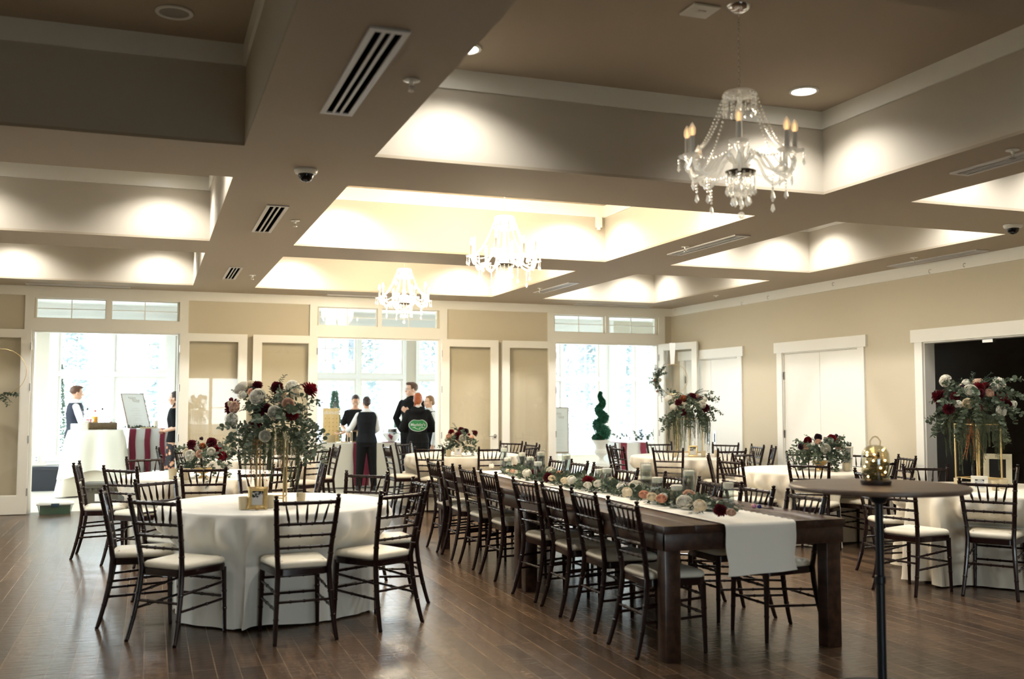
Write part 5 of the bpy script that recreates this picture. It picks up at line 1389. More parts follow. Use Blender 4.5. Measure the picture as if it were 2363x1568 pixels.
    m.mb(q, T)
    # cut hair away from the face
    mm = MB(); mm.v = []; 
    Ti = T.inverted(); keep = []
    for v in m.v:
        l = Ti @ v
        if l.y > .030 and l.z < .075 and abs(l.x) < .075 and hair != 'frontbraid': l.y = .030 + (l.y - .030) * .18
        if l.y > .030 and l.z < .075 and abs(l.x) < .06 and hair == 'frontbraid' : l.y = .030 + (l.y - .030) * .18
        if hair == 'short' and l.z < -.02: l.z = -.02 + (l.z + .02) * .25
        keep.append(T @ l)
    m.v = keep
    remesh(m.obj('hair', haircol, t), .006, 2)
    if glasses:
        m = MB(); q = MB()
        for s in (-1, 1):
            pts = [(s * .030 + .020 * math.cos(2 * PI * i / 16), .092, .002 + .015 * math.sin(2 * PI * i / 16)) for i in range(17)]; q.tube(pts, .0012, 5, cap=False); q.tube([(s * .05, .090, .004), (s * .078, .0, .004)], .0015, 5)
        q.tube([(-.010, .093, .004), (.010, .093, .004)], .0014, 5); m.mb(q, T); m.obj('eyeglasses', STEEL, t)
    # clothing
    for name, m_, spec in outfit:
        o = MB(); off = spec.get('off', .012)
        if 'torso' in spec:
            z0, z1 = spec['torso']; rg = torso_rings(H, off, z0, z1, ln, female); o.loft(rg)
        if 'sleeve' in spec:
            f = spec['sleeve']
            for i in (0, 1):
                el, wr = V(*arms[i][0]) * H, V(*arms[i][1]) * H
                if f <= 1: e2 = sh[i].lerp(el, f); limb(o, [sh[i], e2], [.027 * H + off, .028 * H + off])
                else: limb(o, [sh[i], el, el.lerp(wr, f - 1)], [.027 * H + off, .025 * H + off, .020 * H + off])
        if 'legs' in spec:
            f = spec['legs']
            for i in (0, 1):
                e = kn[i].lerp(ank[i], f); limb(o, [hip[i], kn[i], e], [.054 * H + off, .040 * H + off, .030 * H + off * .6])
        if 'collar' in spec:
            rg = []
            for z, r1, dy in ((.825, .044, 0), (.85, .038, .0), (.862, .039, .002)):
                rg.append([Vector(((r1 * H) * math.cos(2 * PI * j / 20), ln(z) * H + (r1 * H) * .95 * math.sin(2 * PI * j / 20), z * H)) for j in range(20)])
            o.loft(rg)
        if 'skirt' in spec:
            zt_, zb_ = spec['skirt']; rg = []
            for q_ in range(9):
                f = q_ / 8; z = zt_ + (zb_ - zt_) * f
                rg.append([Vector(((.088 + .03 * f) * H * (1 + .04 * math.sin(7 * 2 * PI * j / 40) * f) * math.cos(2 * PI * j / 40), (.07 + .035 * f) * H * (1 + .04 * math.sin(7 * 2 * PI * j / 40) * f) * math.sin(2 * PI * j / 40), z * H)) for j in range(40)])
            o.loft(rg[::-1])
        if 'hood' in spec:
            o.ell((0, (ln(.8) - .062) * H, .812 * H), (.075 * H, .032 * H, .034 * H), 16, 10); o.ell((-.035 * H, (ln(.8) - .03) * H, .835 * H), (.03 * H, .03 * H, .022 * H), 12, 8); o.ell((.035 * H, (ln(.8) - .03) * H, .835 * H), (.03 * H, .03 * H, .022 * H), 12, 8)
        ob = o.obj(name, m_, t); remesh(ob, spec.get('vox', .0075), 7)
    for i in (0, 1):
        m = MB(); m.ell((ank[i].x, .030 * H, .026 * H), (.030 * H, .074 * H, .028 * H), 16, 10); m.box((ank[i].x, .03 * H, .006), (.052 * H, .145 * H, .012), bev=.004); m.ell((ank[i].x, -.012 * H, .045 * H), (.027 * H, .03 * H, .034 * H), 12, 8)
        remesh(m.obj('shoe', SHOE, t), .006, 1)
    if extra: extra(t, H, ln, T)
    return t
HANG_L = ((-.135, -.01, .635), (-.140, .03, .485), (0, .15, -1), (1, 0, 0), .35)
HANG_R = ((.135, -.01, .635), (.140, .03, .485), (0, .15, -1), (-1, 0, 0), .35)
PANTS = ('trousers', BLKC, dict(torso=(.46, .60), legs=.94, off=.010))
def bow(t, H, ln, T):
    m = MB(); y = (ln(.84) + .040) * H
    for s in (-1, 1): m.loft([[V(s * .002, y, .838 * H - .004), V(s * .002, y + .012, .838 * H - .004), V(s * .002, y + .012, .838 * H + .004), V(s * .002, y, .838 * H + .004)], [V(s * .04, y, .838 * H - .017), V(s * .04, y + .010, .838 * H - .017), V(s * .04, y + .010, .838 * H + .017), V(s * .04, y, .838 * H + .017)]])
    m.obj('bow_tie', BLKC, t)
# bartender behind the bar, looking right
person('man in dark vest and white shirt standing behind the bar on the left', -1.20, 18.72, R(-82), 1.80,
       [('shirt', SHIRT, dict(torso=(.50, .845), sleeve=1.55, off=.010, collar=1)), ('vest', NAVY, dict(torso=(.50, .83), off=.026)), ('trousers', NAVY, dict(torso=(.46, .60), legs=.94, off=.012))],
       (((-.130, .03, .64), (-.085, .17, .60), (0, 1, -.1), (0, 0, -1), .5), ((.125, .05, .64), (.06, .20, .60), (0, 1, -.1), (0, 0, -1), .5)), hyaw=R(6), hpitch=R(-4), haircol=HB2, skin=SKIN)
# woman in black top and floral skirt at the doorway edge, facing left
person('woman in black top and floral skirt at right edge of the left doorway', .40, 17.35, R(75), 1.70,
       [('top', BLKC, dict(torso=(.50, .83), sleeve=.8, off=.014)), ('skirt', FLORAL, dict(skirt=(.575, .16)))],
       (((-.120, -.03, .64), (-.05, .085, .61), (.7, .6, 0), (0, 0, 1), .7), ((.120, -.03, .64), (.06, .085, .615), (-.7, .6, 0), (0, 0, 1), .7)), female=True, hair='frontbraid', haircol=HB, skin=SKIN)
# server seen from behind
person('server seen from behind in black vest, white sleeves, dark low bun', 3.50, 17.14, R(-4), 1.62,
       [('shirt', SHIRT, dict(torso=(.50, .845), sleeve=1.45, off=.010, collar=1)), ('vest', BLKV, dict(torso=(.50, .83), off=.026)), PANTS],
       (((-.155, .07, .655), (-.235, .18, .60), (-.8, .6, -.1), (0, 0, -1), .4), ((.120, .05, .64), (.085, .17, .585), (-.1, 1, -.1), (0, 0, -1), .5)), female=True, hair='lowbun', haircol=HB, hpitch=R(-14), lean=.05, stance=.16, hyaw=R(6))
# woman behind the serving table looking down
person('dark-haired woman in black tee bending over the serving table, facing us', 3.58, 18.62, R(172), 1.66,
       [('tee_shirt', BLKC, dict(torso=(.50, .835), sleeve=.75, off=.014)), PANTS],
       (((-.13, .04, .65), (-.05, .17, .60), (.3, 1, -.3), (0, 0, -1), .6), ((.14, .03, .64), (.09, .17, .575), (-.2, 1, -.3), (0, 0, -1), .6)), female=True, hair='bun', haircol=HB, hpitch=R(-28), lean=.10)
# tall man in dark quarter-zip
person('tall man in black jacket with glasses, looking left beside the table', 4.36, 17.45, R(150), 1.88,
       [('jacket', BLKC, dict(torso=(.48, .845), sleeve=1.9, off=.016, collar=1)), PANTS],
       (((-.12, .05, .64), (-.02, .13, .70), (.7, .3, .5), (0, 1, 0), .8), ((.16, -.03, .65), (.10, -.02, .53), (-.4, -.6, -.5), (0, 1, 0), .6)), hyaw=R(-52), haircol=HB2, skin=SKIN2, glasses=True, extra=bow)
# red-haired woman in hoodie with an oval badge on the back
def hood_badge(t, H, ln, T):
    GREEN = mat('badge_green', (.03, .21, .07), .8); BW = mat('badge_white', (.8, .8, .78), .8)
    cz = .675 * H; y0 = -(.0665 * H + .030)
    def yb(x, z): return -(.071 * H + .025) * math.sqrt(max(0, 1 - (x / (.099 * H + .022)) ** 2)) - .004
    def ov(rx, rz, d, name, m_):
        vs = [V(0, yb(0, 0) - d, cz)]; fs = []; K = 40
        for r_2 in (.5, 1.0):
            for j in range(K):
                a = 2 * PI * j / K; x = rx * r_2 * math.cos(a); z = rz * r_2 * math.sin(a)
                if z > 0 and abs(x) < rx * .45: z *= 1 - .20 * math.cos(x / (rx * .45) * PI / 2)
                vs.append(V(x, yb(x, z) - d, cz + z))
        for j in range(K):
            k = (j + 1) % K; fs.append((0, 1 + k, 1 + j)); fs.append((1 + j, 1 + k, 1 + K + k, 1 + K + j))
        m = MB(); m.add(vs, fs); return m.obj(name, m_, t)
    w = ov(.150, .100, .0, 'badge_border', BW); g_ = ov(.143, .093, .003, 'badge', GREEN)
    def text_on(txt, size, dx, dz, name, rot=0):
        cu = bpy.data.curves.new('lettering', 'FONT'); cu.body = txt; cu.size = size; cu.align_x = 'CENTER'; cu.align_y = 'CENTER'; cu.extrude = .001; cu.offset = .0012
        to = bpy.data.objects.new('lettering', cu); C.objects.link(to); bpy.context.view_layer.update()
        me = bpy.data.meshes.new_from_object(to.evaluated_get(bpy.context.evaluated_depsgraph_get())); bpy.data.objects.remove(to)
        for v in me.vertices:
            x, z = v.co.x + dx, v.co.y + dz; v.co = (x, yb(x, z) - .006, cz + z)
        me.materials.clear(); me.materials.append(BW); return link(name, me, t)
    text_on("Magleby's", .062, 0, .008, 'lettering')
    m = MB(); pts = []
    for i in range(40):
        a = i / 39; x = -.085 + .17 * a; z = -.042 + .016 * math.sin(a * 9) - .010 * a; x += .02 * math.sin(a * 14)
        pts.append((x, yb(x, z) - .006, cz + z))
    m.tube(pts, .0028, 6); m.obj('swash', BW, t)
person('woman with copper braid in black hoodie with green oval badge, seen from behind', 4.10, 15.97, R(-14), 1.68,
       [('hoodie', BLKC, dict(torso=(.50, .84), sleeve=1.9, off=.022, hood=1)), ('shirt_collar', SHIRT, dict(collar=1, off=.0)), PANTS],
       (((-.150, .02, .64), (-.07, .12, .62), (.6, .7, .1), (0, 0, 1), .7), ((.150, .02, .64), (.07, .12, .62), (-.6, .7, .1), (0, 0, 1), .7)), female=True, hair='braid', haircol=HR, skin=SKIN2, hyaw=R(-6), extra=hood_badge)
person('blond woman in black with bow tie, partly hidden by the door jamb', 4.44, 16.50, R(100), 1.64,
       [('shirt', SHIRT, dict(torso=(.50, .845), sleeve=1.9, off=.010, collar=1)), ('vest', BLKV, dict(torso=(.50, .83), off=.026)), PANTS],
       (HANG_L, HANG_R), female=True, hair='bun', haircol=HBL, skin=SKIN2, hyaw=R(8), extra=bow)

# ------------------------------------------------------------------ sunroom furniture
def skirted_table(label, clabel, x0, x1, y0, y1, z, m_, seed, flare=.05, hem=.02, grp='buffet tables in the sunroom', topover=None):
    t = thing('buffet_table', label, 'table', ((x0 + x1) / 2, (y0 + y1) / 2, 0), 0, grp)
    w, d = x1 - x0, y1 - y0
    m = MB(); m.box((0, 0, z - .02), (w - .03, d - .03, .03)); m.obj('tabletop', TABLEW, t)
    for sx in (-1, 1):
        for sy in (-1, 1): m = MB(); m.tube([(sx * (w / 2 - .08), sy * (d / 2 - .08), 0), (sx * (w / 2 - .08), sy * (d / 2 - .08), z - .035)], .014, 8); m.obj('leg', STEEL, t)
    rnd = random.Random(seed); N_ = 200; per = []
    def pt(s):
        s = s % (2 * (w + d)); 
        if s < w: return (x0 + s, y0, 0, -1)
        s -= w
        if s < d: return (x1, y0 + s, 1, 0)
        s -= d
        if s < w: return (x1 - s, y1, 0, 1)
        s -= w; return (x0, y1 - s, -1, 0)
    T_ = 2 * (w + d); vs = []; fs = []
    ph = [rnd.uniform(0, 6) for _ in range(4)]
    rows = [(z, 0)] + [(z - .006, .004)] + [(z + (hem - z) * f, f) for f in (.06, .15, .3, .45, .6, .75, .9, 1)]
    cs = [0, w, w + d, 2 * w + d, T_]
    for zz, f in rows:
        for j in range(N_):
            s = T_ * j / N_; px, py, nx, ny = pt(s)
            dc = min(abs(s - c_) for c_ in cs); cor = math.exp(-(dc / .13) ** 2)
            fo = math.sin(s * 13 + ph[0] + 1.4 * math.sin(s * 3 + ph[1])) * .35 + math.sin(s * 7.3 + ph[2]) * .3
            o_ = f * (flare * .4 + .022 * fo) + f * cor * flare * 1.5
            sx = 1 if px > (x0 + x1) / 2 else -1; sy = 1 if py > (y0 + y1) / 2 else -1
            vs.append(V(px + nx * o_ + cor * f * flare * .8 * sx * (nx == 0), py + ny * o_ + cor * f * flare * .8 * sy * (ny == 0), zz))
    for i in range(len(rows) - 1):
        for j in range(N_): k = (j + 1) % N_; fs.append((i * N_ + k, i * N_ + j, (i + 1) * N_ + j, (i + 1) * N_ + k))
    fs.append(tuple(range(N_)))
    m = MB(); m.add(vs, fs); c_ = m.obj('tablecloth', m_, smooth=60); tag(c_, clabel, 'tablecloth'); return t
skirted_table('tall bar table in the left doorway', 'cream cloth on the tall bar table in the left doorway', -1.20, -.42, 17.45, 18.15, 1.045, CREAM, 1, flare=.10)
m = MB(); N_ = 80
vs = []; fs = []
for zz, o_ in ((1.052, 0), (1.046, .006), (.9, .035), (.7, .055), (.52, .075), (.40, .10)):
    for j in range(N_):
        a = 2 * PI * j / N_; c, s = math.cos(a), math.sin(a); k = 1 / max(abs(c) / .395, abs(s) / .355); cor = abs(c * s) * 2
        d_ = o_ * (1 + .9 * cor ** 3) + (.012 * math.sin(9 * a) if o_ > .01 else 0); zc = zz - (.10 * cor ** 3 if zz < .45 else 0) + (.02 * math.sin(3 * a) if zz < .45 else 0)
        vs.append(V(-.81 + c * (k + d_), 17.80 + s * (k + d_), zc))
for i in range(5):
    for j in range(N_): k = (j + 1) % N_; fs.append((i * N_ + k, i * N_ + j, (i + 1) * N_ + j, (i + 1) * N_ + k))
fs.append(tuple(range(N_))); m.add(vs, fs); o = m.obj('overlay_cloth', mat('pale_linen', (.80, .77, .66), .85), smooth=60); tag(o, 'shorter square overlay cloth on top of the tall bar table', 'tablecloth')
skirted_table('long buffet table right of the bar in the left doorway', 'bright white cloth with burgundy bands in the left doorway', -.32, 1.35, 18.0, 18.7, 1.05, SNOWCL, 2, flare=.03)
skirted_table('serving table behind the vested server, middle doorway', 'white cloth of the serving table in the middle doorway', 2.30, 4.55, 17.66, 18.36, .785, LINEN, 3, flare=.03)
skirted_table('small side table in the right doorway', 'white cloth of the side table in the right doorway', 7.68, 9.0, 15.95, 16.6, .80, SNOWCL, 4, flare=.03)
def band(lab, x0, x1, yf, z, zb, depth, m_=BURG, out=.03, grp=None):
    m = MB(); n_ = 14; vs = []; fs = []
    st = [(yf + depth, z + .004), (yf + .02, z + .004), (yf - .004, z + .003), (yf - .010, z - .012)] + [(yf - .012 - out * i / n_, z - .012 - (z - zb) * i / n_) for i in range(1, n_ + 1)]
    for q, (y_, z_) in enumerate(st):
        for u in (0, .5, 1): vs.append(V(x0 + (x1 - x0) * u + .006 * math.sin(q * .7), y_ - .004 * math.sin(u * 3), z_))
    for i in range(len(st) - 1):
        for c_ in range(2): a = i * 3 + c_; fs.append((a, a + 1, a + 4, a + 3))
    m.add(vs, fs); o = m.obj('table_runner', m_, smooth=50); return tag(o, lab, 'table runner', grp)
band('left burgundy band on the white buffet cloth, left doorway', -.31, -.21, 17.98, 1.05, .30, .5)
band('centre burgundy band on the white buffet cloth, left doorway', -.07, .02, 17.98, 1.05, .30, .5)
band('right burgundy band on the white buffet cloth, left doorway', .17, .25, 17.98, 1.05, .30, .5)
band('dark red runner beside the vested server on the serving table', 3.36, 3.64, 17.63, .785, .06, .7, out=.045)
band('left burgundy runner on the right doorway side table', 7.70, 7.82, 15.92, .80, .20, .55)
band('right burgundy runner on the right doorway side table', 8.08, 8.20, 15.92, .80, .46, .55)

# bar items
GLJ = mat('orange_juice', (.85, .38, .03), .3); RED = mat('red_juice', (.5, .06, .03), .2)
def bottle(name, lab, x, y, z, r, h, liquid=None, lv=.6, cap=BLACKP, cat='bottle', grp=None):
    t = thing(name, lab, cat, (x, y, z), 0, grp)
    m = MB(); m.lathe([(r * .9, 0), (r, .006), (r, h * .55), (r * .8, h * .66), (r * .34, h * .78), (r * .32, h * .96), (r * .36, h)], 20, capt=False); m.obj('glass', CLEAR, t)
    if liquid: m = MB(); m.lathe([(r * .86, .006), (r * .93, .01), (r * .93, h * .55 * lv), (.001, h * .55 * lv)], 18); m.obj('liquid', liquid, t)
    m = MB(); m.lathe([(r * .38, h * .95), (r * .4, h * 1.0), (r * .38, h * 1.06), (.001, h * 1.065)], 14); m.obj('cap', cap, t); return t
bz = 1.054
bottle('carafe', 'tall carafe of orange juice on the bar', -.83, 17.62, bz, .05, .30, GLJ, 1.3, RED, 'carafe')
bottle('bottle', 'clear bottle left of the juice carafe on the bar', -.95, 17.72, bz, .042, .33, None, grp='bottles on the bar')
bottle('bottle', 'clear bottle behind the juice carafe, black pourer', -.73, 17.80, bz, .042, .33, None, grp='bottles on the bar')
bottle('bottle', 'clear bottle farthest left on the bar, dark spout', -1.02, 17.66, bz, .04, .32, None, grp='bottles on the bar')
def pitcher(lab, x, y, r, h, liq):
    t = thing('juice_pitcher', lab, 'pitcher', (x, y, bz)); m = MB(); m.lathe([(r * .8, 0), (r, .02), (r * .95, h * .8), (r * 1.05, h)], 20, capt=False); m.obj('glass', CLEAR, t)
    m = MB(); m.lathe([(r * .74, .006), (r * .93, .024), (r * .9, h * .45), (.001, h * .45)], 18); m.obj('juice', liq, t); m = MB(); m.tube([(r, 0, h * .85), (r + .04, 0, h * .7), (r + .035, 0, h * .35), (r * .98, 0, h * .2)], .006, 8); m.obj('handle', CLEAR, t)
pitcher('low glass pitcher of orange juice left of the carafe', -.90, 17.58, .055, .14, GLJ); pitcher('glass pitcher with a little orange juice right of the carafe', -.72, 17.60, .05, .17, GLJ)
t = thing('ice_bowl', 'wide clear glass bowl with a red slice on the bar', 'bowl', (-.58, 17.72, bz)); m = MB(); m.lathe([(.05, 0), (.06, .005), (.10, .08), (.13, .17), (.126, .17), (.095, .08), (.05, .012)], 28, capt=False); m.obj('glass', CLEAR, t); m = MB(); m.ell((-.03, 0, .08), (.02, .05, .06), 10, 8, rot=(0, .5, 0)); m.obj('fruit_slice', RED, t)
t = thing('wooden_tray', 'dark patterned wooden trough of garnishes at the front edge of the bar', 'tray', (-.70, 17.52, bz)); m = MB(); m.tube([(-.21, 0, .062), (.21, 0, .062)], .058, 20); m.obj('log_body', mat('dark_log', (.10, .065, .03), .7, var=.7, vscale=40), t)
m = MB(); m.tube([(-.225, 0, .062), (-.208, 0, .062)], .060, 20); m.obj('cut_end', mat('pale_log_end', (.35, .26, .12), .7), t)
def stack(lab, x, y, w, d, h, n_, m_, nm='napkin_stack', cat='napkins', z=bz):
    t = thing(nm, lab, cat, (x, y, z)); m = MB()
    for i in range(n_): m.box((.004 * math.sin(i * 3), .003 * math.cos(i * 2), h * (i + .5) / n_), (w, d, h / n_ * .85), bev=.002)
    m.obj('stack', m_, t); return t
stack('stack of white napkins at the left edge of the bar', -1.10, 17.62, .17, .14, .10, 8, SHIRT); stack('taller stack of cups and napkins beside the napkin stack on the bar', -.965, 17.52, .09, .09, .15, 5, mat('cup_paper', (.78, .76, .68), .6)); stack('small pink carton on the bar before the bartender', -.93, 17.85, .12, .08, .19, 1, mat('pink_carton', (.55, .22, .25), .5), 'carton', 'carton')
# framed drinks sign leaning back
def sign_board(lab, x, y, z, w, h, rz, tilt, m_face, m_edge, scr=True, shear=0, nm='framed_sign'):
    t = thing(nm, lab, 'sign', (x, y, z), rz); rt = Matrix.Rotation(-tilt, 4, 'X') @ Matrix.Rotation(shear, 4, 'Y'); q = MB(); e = .012
    for (a, b, c, d) in ((-w / 2, w / 2, 0, e), (-w / 2, w / 2, h - e, h), (-w / 2, -w / 2 + e, e, h - e), (w / 2 - e, w / 2, e, h - e)): q.b2(a, b, -.010, .010, c, d)
    m = MB(); m.mb(q, rt); m.obj('frame_border', m_edge, t, smooth=0); q = MB(); q.b2(-w / 2 + e, w / 2 - e, -.003, .005, e, h - e); m = MB(); m.mb(q, rt); m.obj('board', m_face, t, smooth=0)
    if scr:
        q = MB(); rn = random.Random(9)
        for k_, (zz, x0, x1, a) in enumerate(((.86, -.2, .12, .03), (.78, -.05, .26, .035), (.56, -.14, .14, .004), (.50, -.26, .2, .004), (.42, -.12, .16, .004), (.36, -.22, .22, .004), (.28, -.14, .14, .004), (.22, -.2, .2, .004), (.12, -.2, .22, .004))):
            pts = [(w * (x0 + (x1 - x0) * i / 30), -.005, h * zz + a * math.sin(i * 1.3) * math.cos(i * .37)) for i in range(31)]; q.tube(pts, .0016 if a > .01 else .001, 4)
        m = MB(); m.mb(q, rt); m.obj('handwriting', mat('pale_gold_ink', (.55, .50, .42), .6), t)
    m = MB(); m.tube([(0, h * math.sin(tilt) + .16, .006), (0, h * .8 * math.sin(tilt) + .018, h * .8 * math.cos(tilt))], .006, 6); m.obj('easel_leg', OLDGOLD, t)
sign_board('tilted framed menu sign on the buffet in the left doorway', -.16, 18.26, 1.06, .48, .62, R(42), R(19), mat('sign_white', (.80, .80, .77), .6), mat('brown_frame', (.20, .11, .05), .5))
t = thing('eucalyptus_sprig', 'loose eucalyptus lying at the foot of the menu sign', 'greenery', (-.20, 18.12, 1.062)); mbx = MB(); rn = random.Random(4)
for i in range(6): sprig(mbx, (-.1 + .05 * i, 0, .01), (rn.uniform(-1, 1), rn.uniform(-.4, .1), .5), .14, .15, .035, 'euc', rn)
for v in mbx.v: v.z = max(v.z, .001)
mbx.obj('leaves', LEAF['euc'], t, smooth=60)
t = thing('geometric_lantern', 'thin wire lantern with candle at the right end of the buffet', 'lantern', (.10, 18.2, 1.056)); m = MB()
pts = [(.07 * math.cos(a), .07 * math.sin(a)) for a in [PI / 3 * i for i in range(6)]]
for i in range(6):
    p, q = pts[i], pts[(i + 1) % 6]; m.tube([(*p, .0), (*p, .2), (0, 0, .28)], .003, 5); m.tube([(*p, .003), (*q, .003)], .003, 5); m.tube([(*p, .2), (*q, .2)], .003, 5)
m.obj('wire_cage', STEEL, t); m = MB(); m.lathe([(.03, .004), (.03, .13), (.001, .132)], 16); m.obj('candle', WAX, t)
t = thing('cutting_board', 'pale wooden board with paper at the right of the buffet', 'board', (-.02, 18.1, 1.055)); m = MB(); m.box((0, 0, .012), (.26, .16, .02), bev=.004); m.obj('board', mat('pale_wood', (.6, .48, .28), .6), t)

# donut board, frames and bowl on the serving table
DB = wood_mat('birch_board', (.66, .46, .20), (.74, .54, .26), .5, axis=2)
t = thing('donut_board', 'birch pegboard with rows of pegs on the serving table', 'display board', (3.05, 18.08, .79), R(-8)); m = MB(); rt = Matrix.Rotation(-.14, 4, 'X'); q = MB(); q.box((0, 0, .31), (.29, .014, .60), bev=.003); m.mb(q, rt); m.obj('board', DB, t)
m = MB(); q = MB()
for i in range(4):
    for j in range(6): q.tube([(-.10 + .067 * i, -.005, .06 + .072 * j), (-.10 + .067 * i, -.045, .065 + .072 * j)], .0065, 8)
m.mb(q, rt); m.obj('pegs', mat('peg_wood', (.55, .33, .10), .5), t)
cu = bpy.data.curves.new('lettering', 'FONT'); cu.body = 'donuts'; cu.size = .095; cu.align_x = 'CENTER'; cu.shear = .3; cu.extrude = .001
to = bpy.data.objects.new('lettering', cu); C.objects.link(to); bpy.context.view_layer.update(); me = bpy.data.meshes.new_from_object(to.evaluated_get(bpy.context.evaluated_depsgraph_get())); bpy.data.objects.remove(to)
me.transform(rt @ Matrix.Translation((0, -.010, .505)) @ Matrix.Rotation(PI / 2, 4, 'X')); me.materials.clear(); me.materials.append(SHIRT); link('lettering', me, t)
t = thing('place_card_box', 'small pale wooden rack of cards in front of the donut board', 'card rack', (3.00, 17.86, .79)); m = MB()
for i in range(10): m.box((-.08 + .018 * i, 0, .07), (.004, .06, .13), bev=.001)
m.box((0, 0, .006), (.2, .08, .012)); m.obj('rack', mat('pale_wood', (.6, .48, .28), .6), t)
def cage(lab, x, y, w, d, h, rz):
    t = thing('gold_riser', lab, 'riser', (x, y, .79), rz, 'gold frame risers on the serving table'); m = MB()
    for sx in (-1, 1):
        for sy in (-1, 1): m.box((sx * w / 2, sy * d / 2, h / 2), (.012, .012, h))
    for z_ in (.006, h - .006):
        for s in (-1, 1): m.box((s * w / 2, 0, z_), (.01, d, .012)); m.box((0, s * d / 2, z_), (w, .01, .012))
    m.obj('frame', GOLD, t, smooth=0); m = MB(); m.box((0, 0, h + .006), (w + .03, d + .03, .012), bev=.002); m.obj('glass_shelf', mat('dark_tray', (.12, .06, .03), .3), t)
cage('gold frame riser left of the vested server', 3.24, 17.95, .12, .16, .20, R(10)); cage('gold frame riser directly beside the vested server hip', 3.46, 18.0, .12, .16, .20, 0)
t = thing('serving_bowl', 'large polished steel chafing bowl on the serving table', 'bowl', (4.12, 17.95, .79)); m = MB(); m.lathe([(.06, 0), (.065, .006), (.11, .04), (.155, .12), (.168, .155), (.162, .155), (.148, .12), (.10, .045), (.001, .02)], 36, capt=False); m.obj('bowl', CHROME, t)
m = MB(); m.lathe([(.155, .165), (.165, .17), (.160, .235), (.150, .24), (.10, .25), (.001, .252)], 36); m.obj('lid_band', CHROME, t)
m = MB(); m.tube([(-.19, 0, 0), (-.19, 0, .22)], .007, 8); m.ell((-.19, 0, .225), .014, 8, 6); m.tube([(.19, 0, 0), (.19, 0, .20)], .006, 8); m.tube([(-.19, 0, .1), (-.15, 0, .1)], .005, 6); m.obj('stand_rod', STEEL, t)
m = MB(); m.box((0, 0, .008), (.20, .12, .012), bev=.004, rot=(0, 0, .2)); o = m.obj('folded_napkin', BURG, None, (4.02, 17.76, .786)); tag(o, 'folded burgundy napkin left of the steel bowl', 'napkin')

# crates and boxes
t = thing('storage_tote', 'black plastic storage tote against the sunroom wall, far left', 'storage bin', (-1.70, 18.95, 0), R(-3)); m = MB(); q = []
def prism(m, w0, d0, w1, d1, z0, z1):
    m.loft([[V(-w0, -d0, z0), V(w0, -d0, z0), V(w0, d0, z0), V(-w0, d0, z0)], [V(-w1, -d1, z1), V(w1, -d1, z1), V(w1, d1, z1), V(-w1, d1, z1)]])
prism(m, .25, .18, .29, .21, 0, .36); m.obj('tub', mat('navy_black_tub', (.010, .012, .018), .45), t, smooth=0); m = MB(); prism(m, .31, .23, .31, .23, .355, .395); prism(m, .27, .20, .27, .20, .395, .41); m.obj('lid', mat('tub_lid', (.014, .016, .022), .4), t, smooth=0)
t = thing('plastic_crate', 'brown-grey folding crate on the floor behind the left chairs', 'crate', (-.62, 16.25, 0), R(-14)); m = MB(); GC = mat('olive_crate', (.085, .075, .055), .5)
prism(m, .25, .17, .27, .19, 0, .24); m.obj('tub', GC, t, smooth=0); m = MB(); prism(m, .29, .21, .29, .21, .24, .285); prism(m, .30, .22, .28, .20, .285, .31)
for i in range(6): m.box((-.2 + .08 * i, -.205, .215), (.03, .02, .04), bev=.004)
m.obj('lid', GC, t, smooth=0); m = MB(); m.box((-.03, -.186, .10), (.08, .006, .11), bev=.002, rot=(.08, 0, 0)); m.obj('paper_label', SHIRT, t)
t = thing('storage_box', 'clear storage box with white lid and green contents by the open glass door', 'storage bin', (-1.17, 14.96, 0), R(4)); m = MB(); prism(m, .19, .13, .215, .15, 0, .125); m.obj('clear_tub', glass_mat('frosted_plastic', (.80, .84, .82), .25, rough=.4), t, smooth=0)
m = MB(); prism(m, .18, .12, .19, .13, .006, .10); m.obj('green_contents', mat('green_fabric', (.0, .22, .10), .7), t, smooth=0); m = MB(); m.box((0, 0, .137), (.46, .33, .022), bev=.006); m.box((0, 0, .15), (.40, .27, .012), bev=.004); m.obj('lid', mat('white_plastic_lid', (.74, .76, .74), .4), t); m = MB(); m.box((0, -.168, .125), (.10, .016, .05), bev=.004); m.obj('latch', mat('blue_latch', (.03, .06, .10), .4), t)
t = thing('clear_bin', 'pale translucent bin with blue tint beside the buffet cloth', 'storage bin', (.22, 16.9, 0)); m = MB(); prism(m, .13, .12, .15, .14, 0, .40); m.obj('tub', mat('pale_blue_plastic', (.60, .75, .76), .4), t, smooth=0); m = MB(); m.box((0, 0, .41), (.33, .31, .025), bev=.006); m.obj('lid', mat('white_plastic_lid', (.74, .76, .74), .4), t)

# topiary in urn on a plinth
t = thing('spiral_topiary', 'spiral-clipped green topiary in a white urn', 'topiary', (7.38, 16.02, .43)); UR = mat('urn_white', (.80, .79, .74), .6)
m = MB(); m.lathe([(.10, 0), (.115, .004), (.115, .03), (.09, .045), (.05, .07), (.035, .11), (.05, .14), (.09, .17), (.115, .20), (.118, .24), (.095, .27), (.098, .33), (.13, .38), (.165, .405), (.165, .425), (.14, .425), (.12, .40), (.001, .39)], 40); m.obj('urn', UR, t)
m = MB(); m.tube([(0, 0, .38), (0, 0, 1.25)], .012, 8); m.obj('stem', mat('topiary_stem', (.08, .05, .03), .8), t)
sp = MB(); rn = random.Random(12); path = []
for i in range(260):
    f = i / 259; a = -f * 2 * PI * 3.1 + 2.4; R_ = .085 * (1 - f) ** .7 + .006; path.append((Vector((R_ * math.cos(a), R_ * math.sin(a), .44 + .80 * f)), .088 * (1 - f) ** .75 + .020))
m = MB(); m.tube([p for p, r in path], [r * .8 for p, r in path], 12); m.obj('inner_growth', mat('topiary_core', (.01, .06, .035), .8), t)
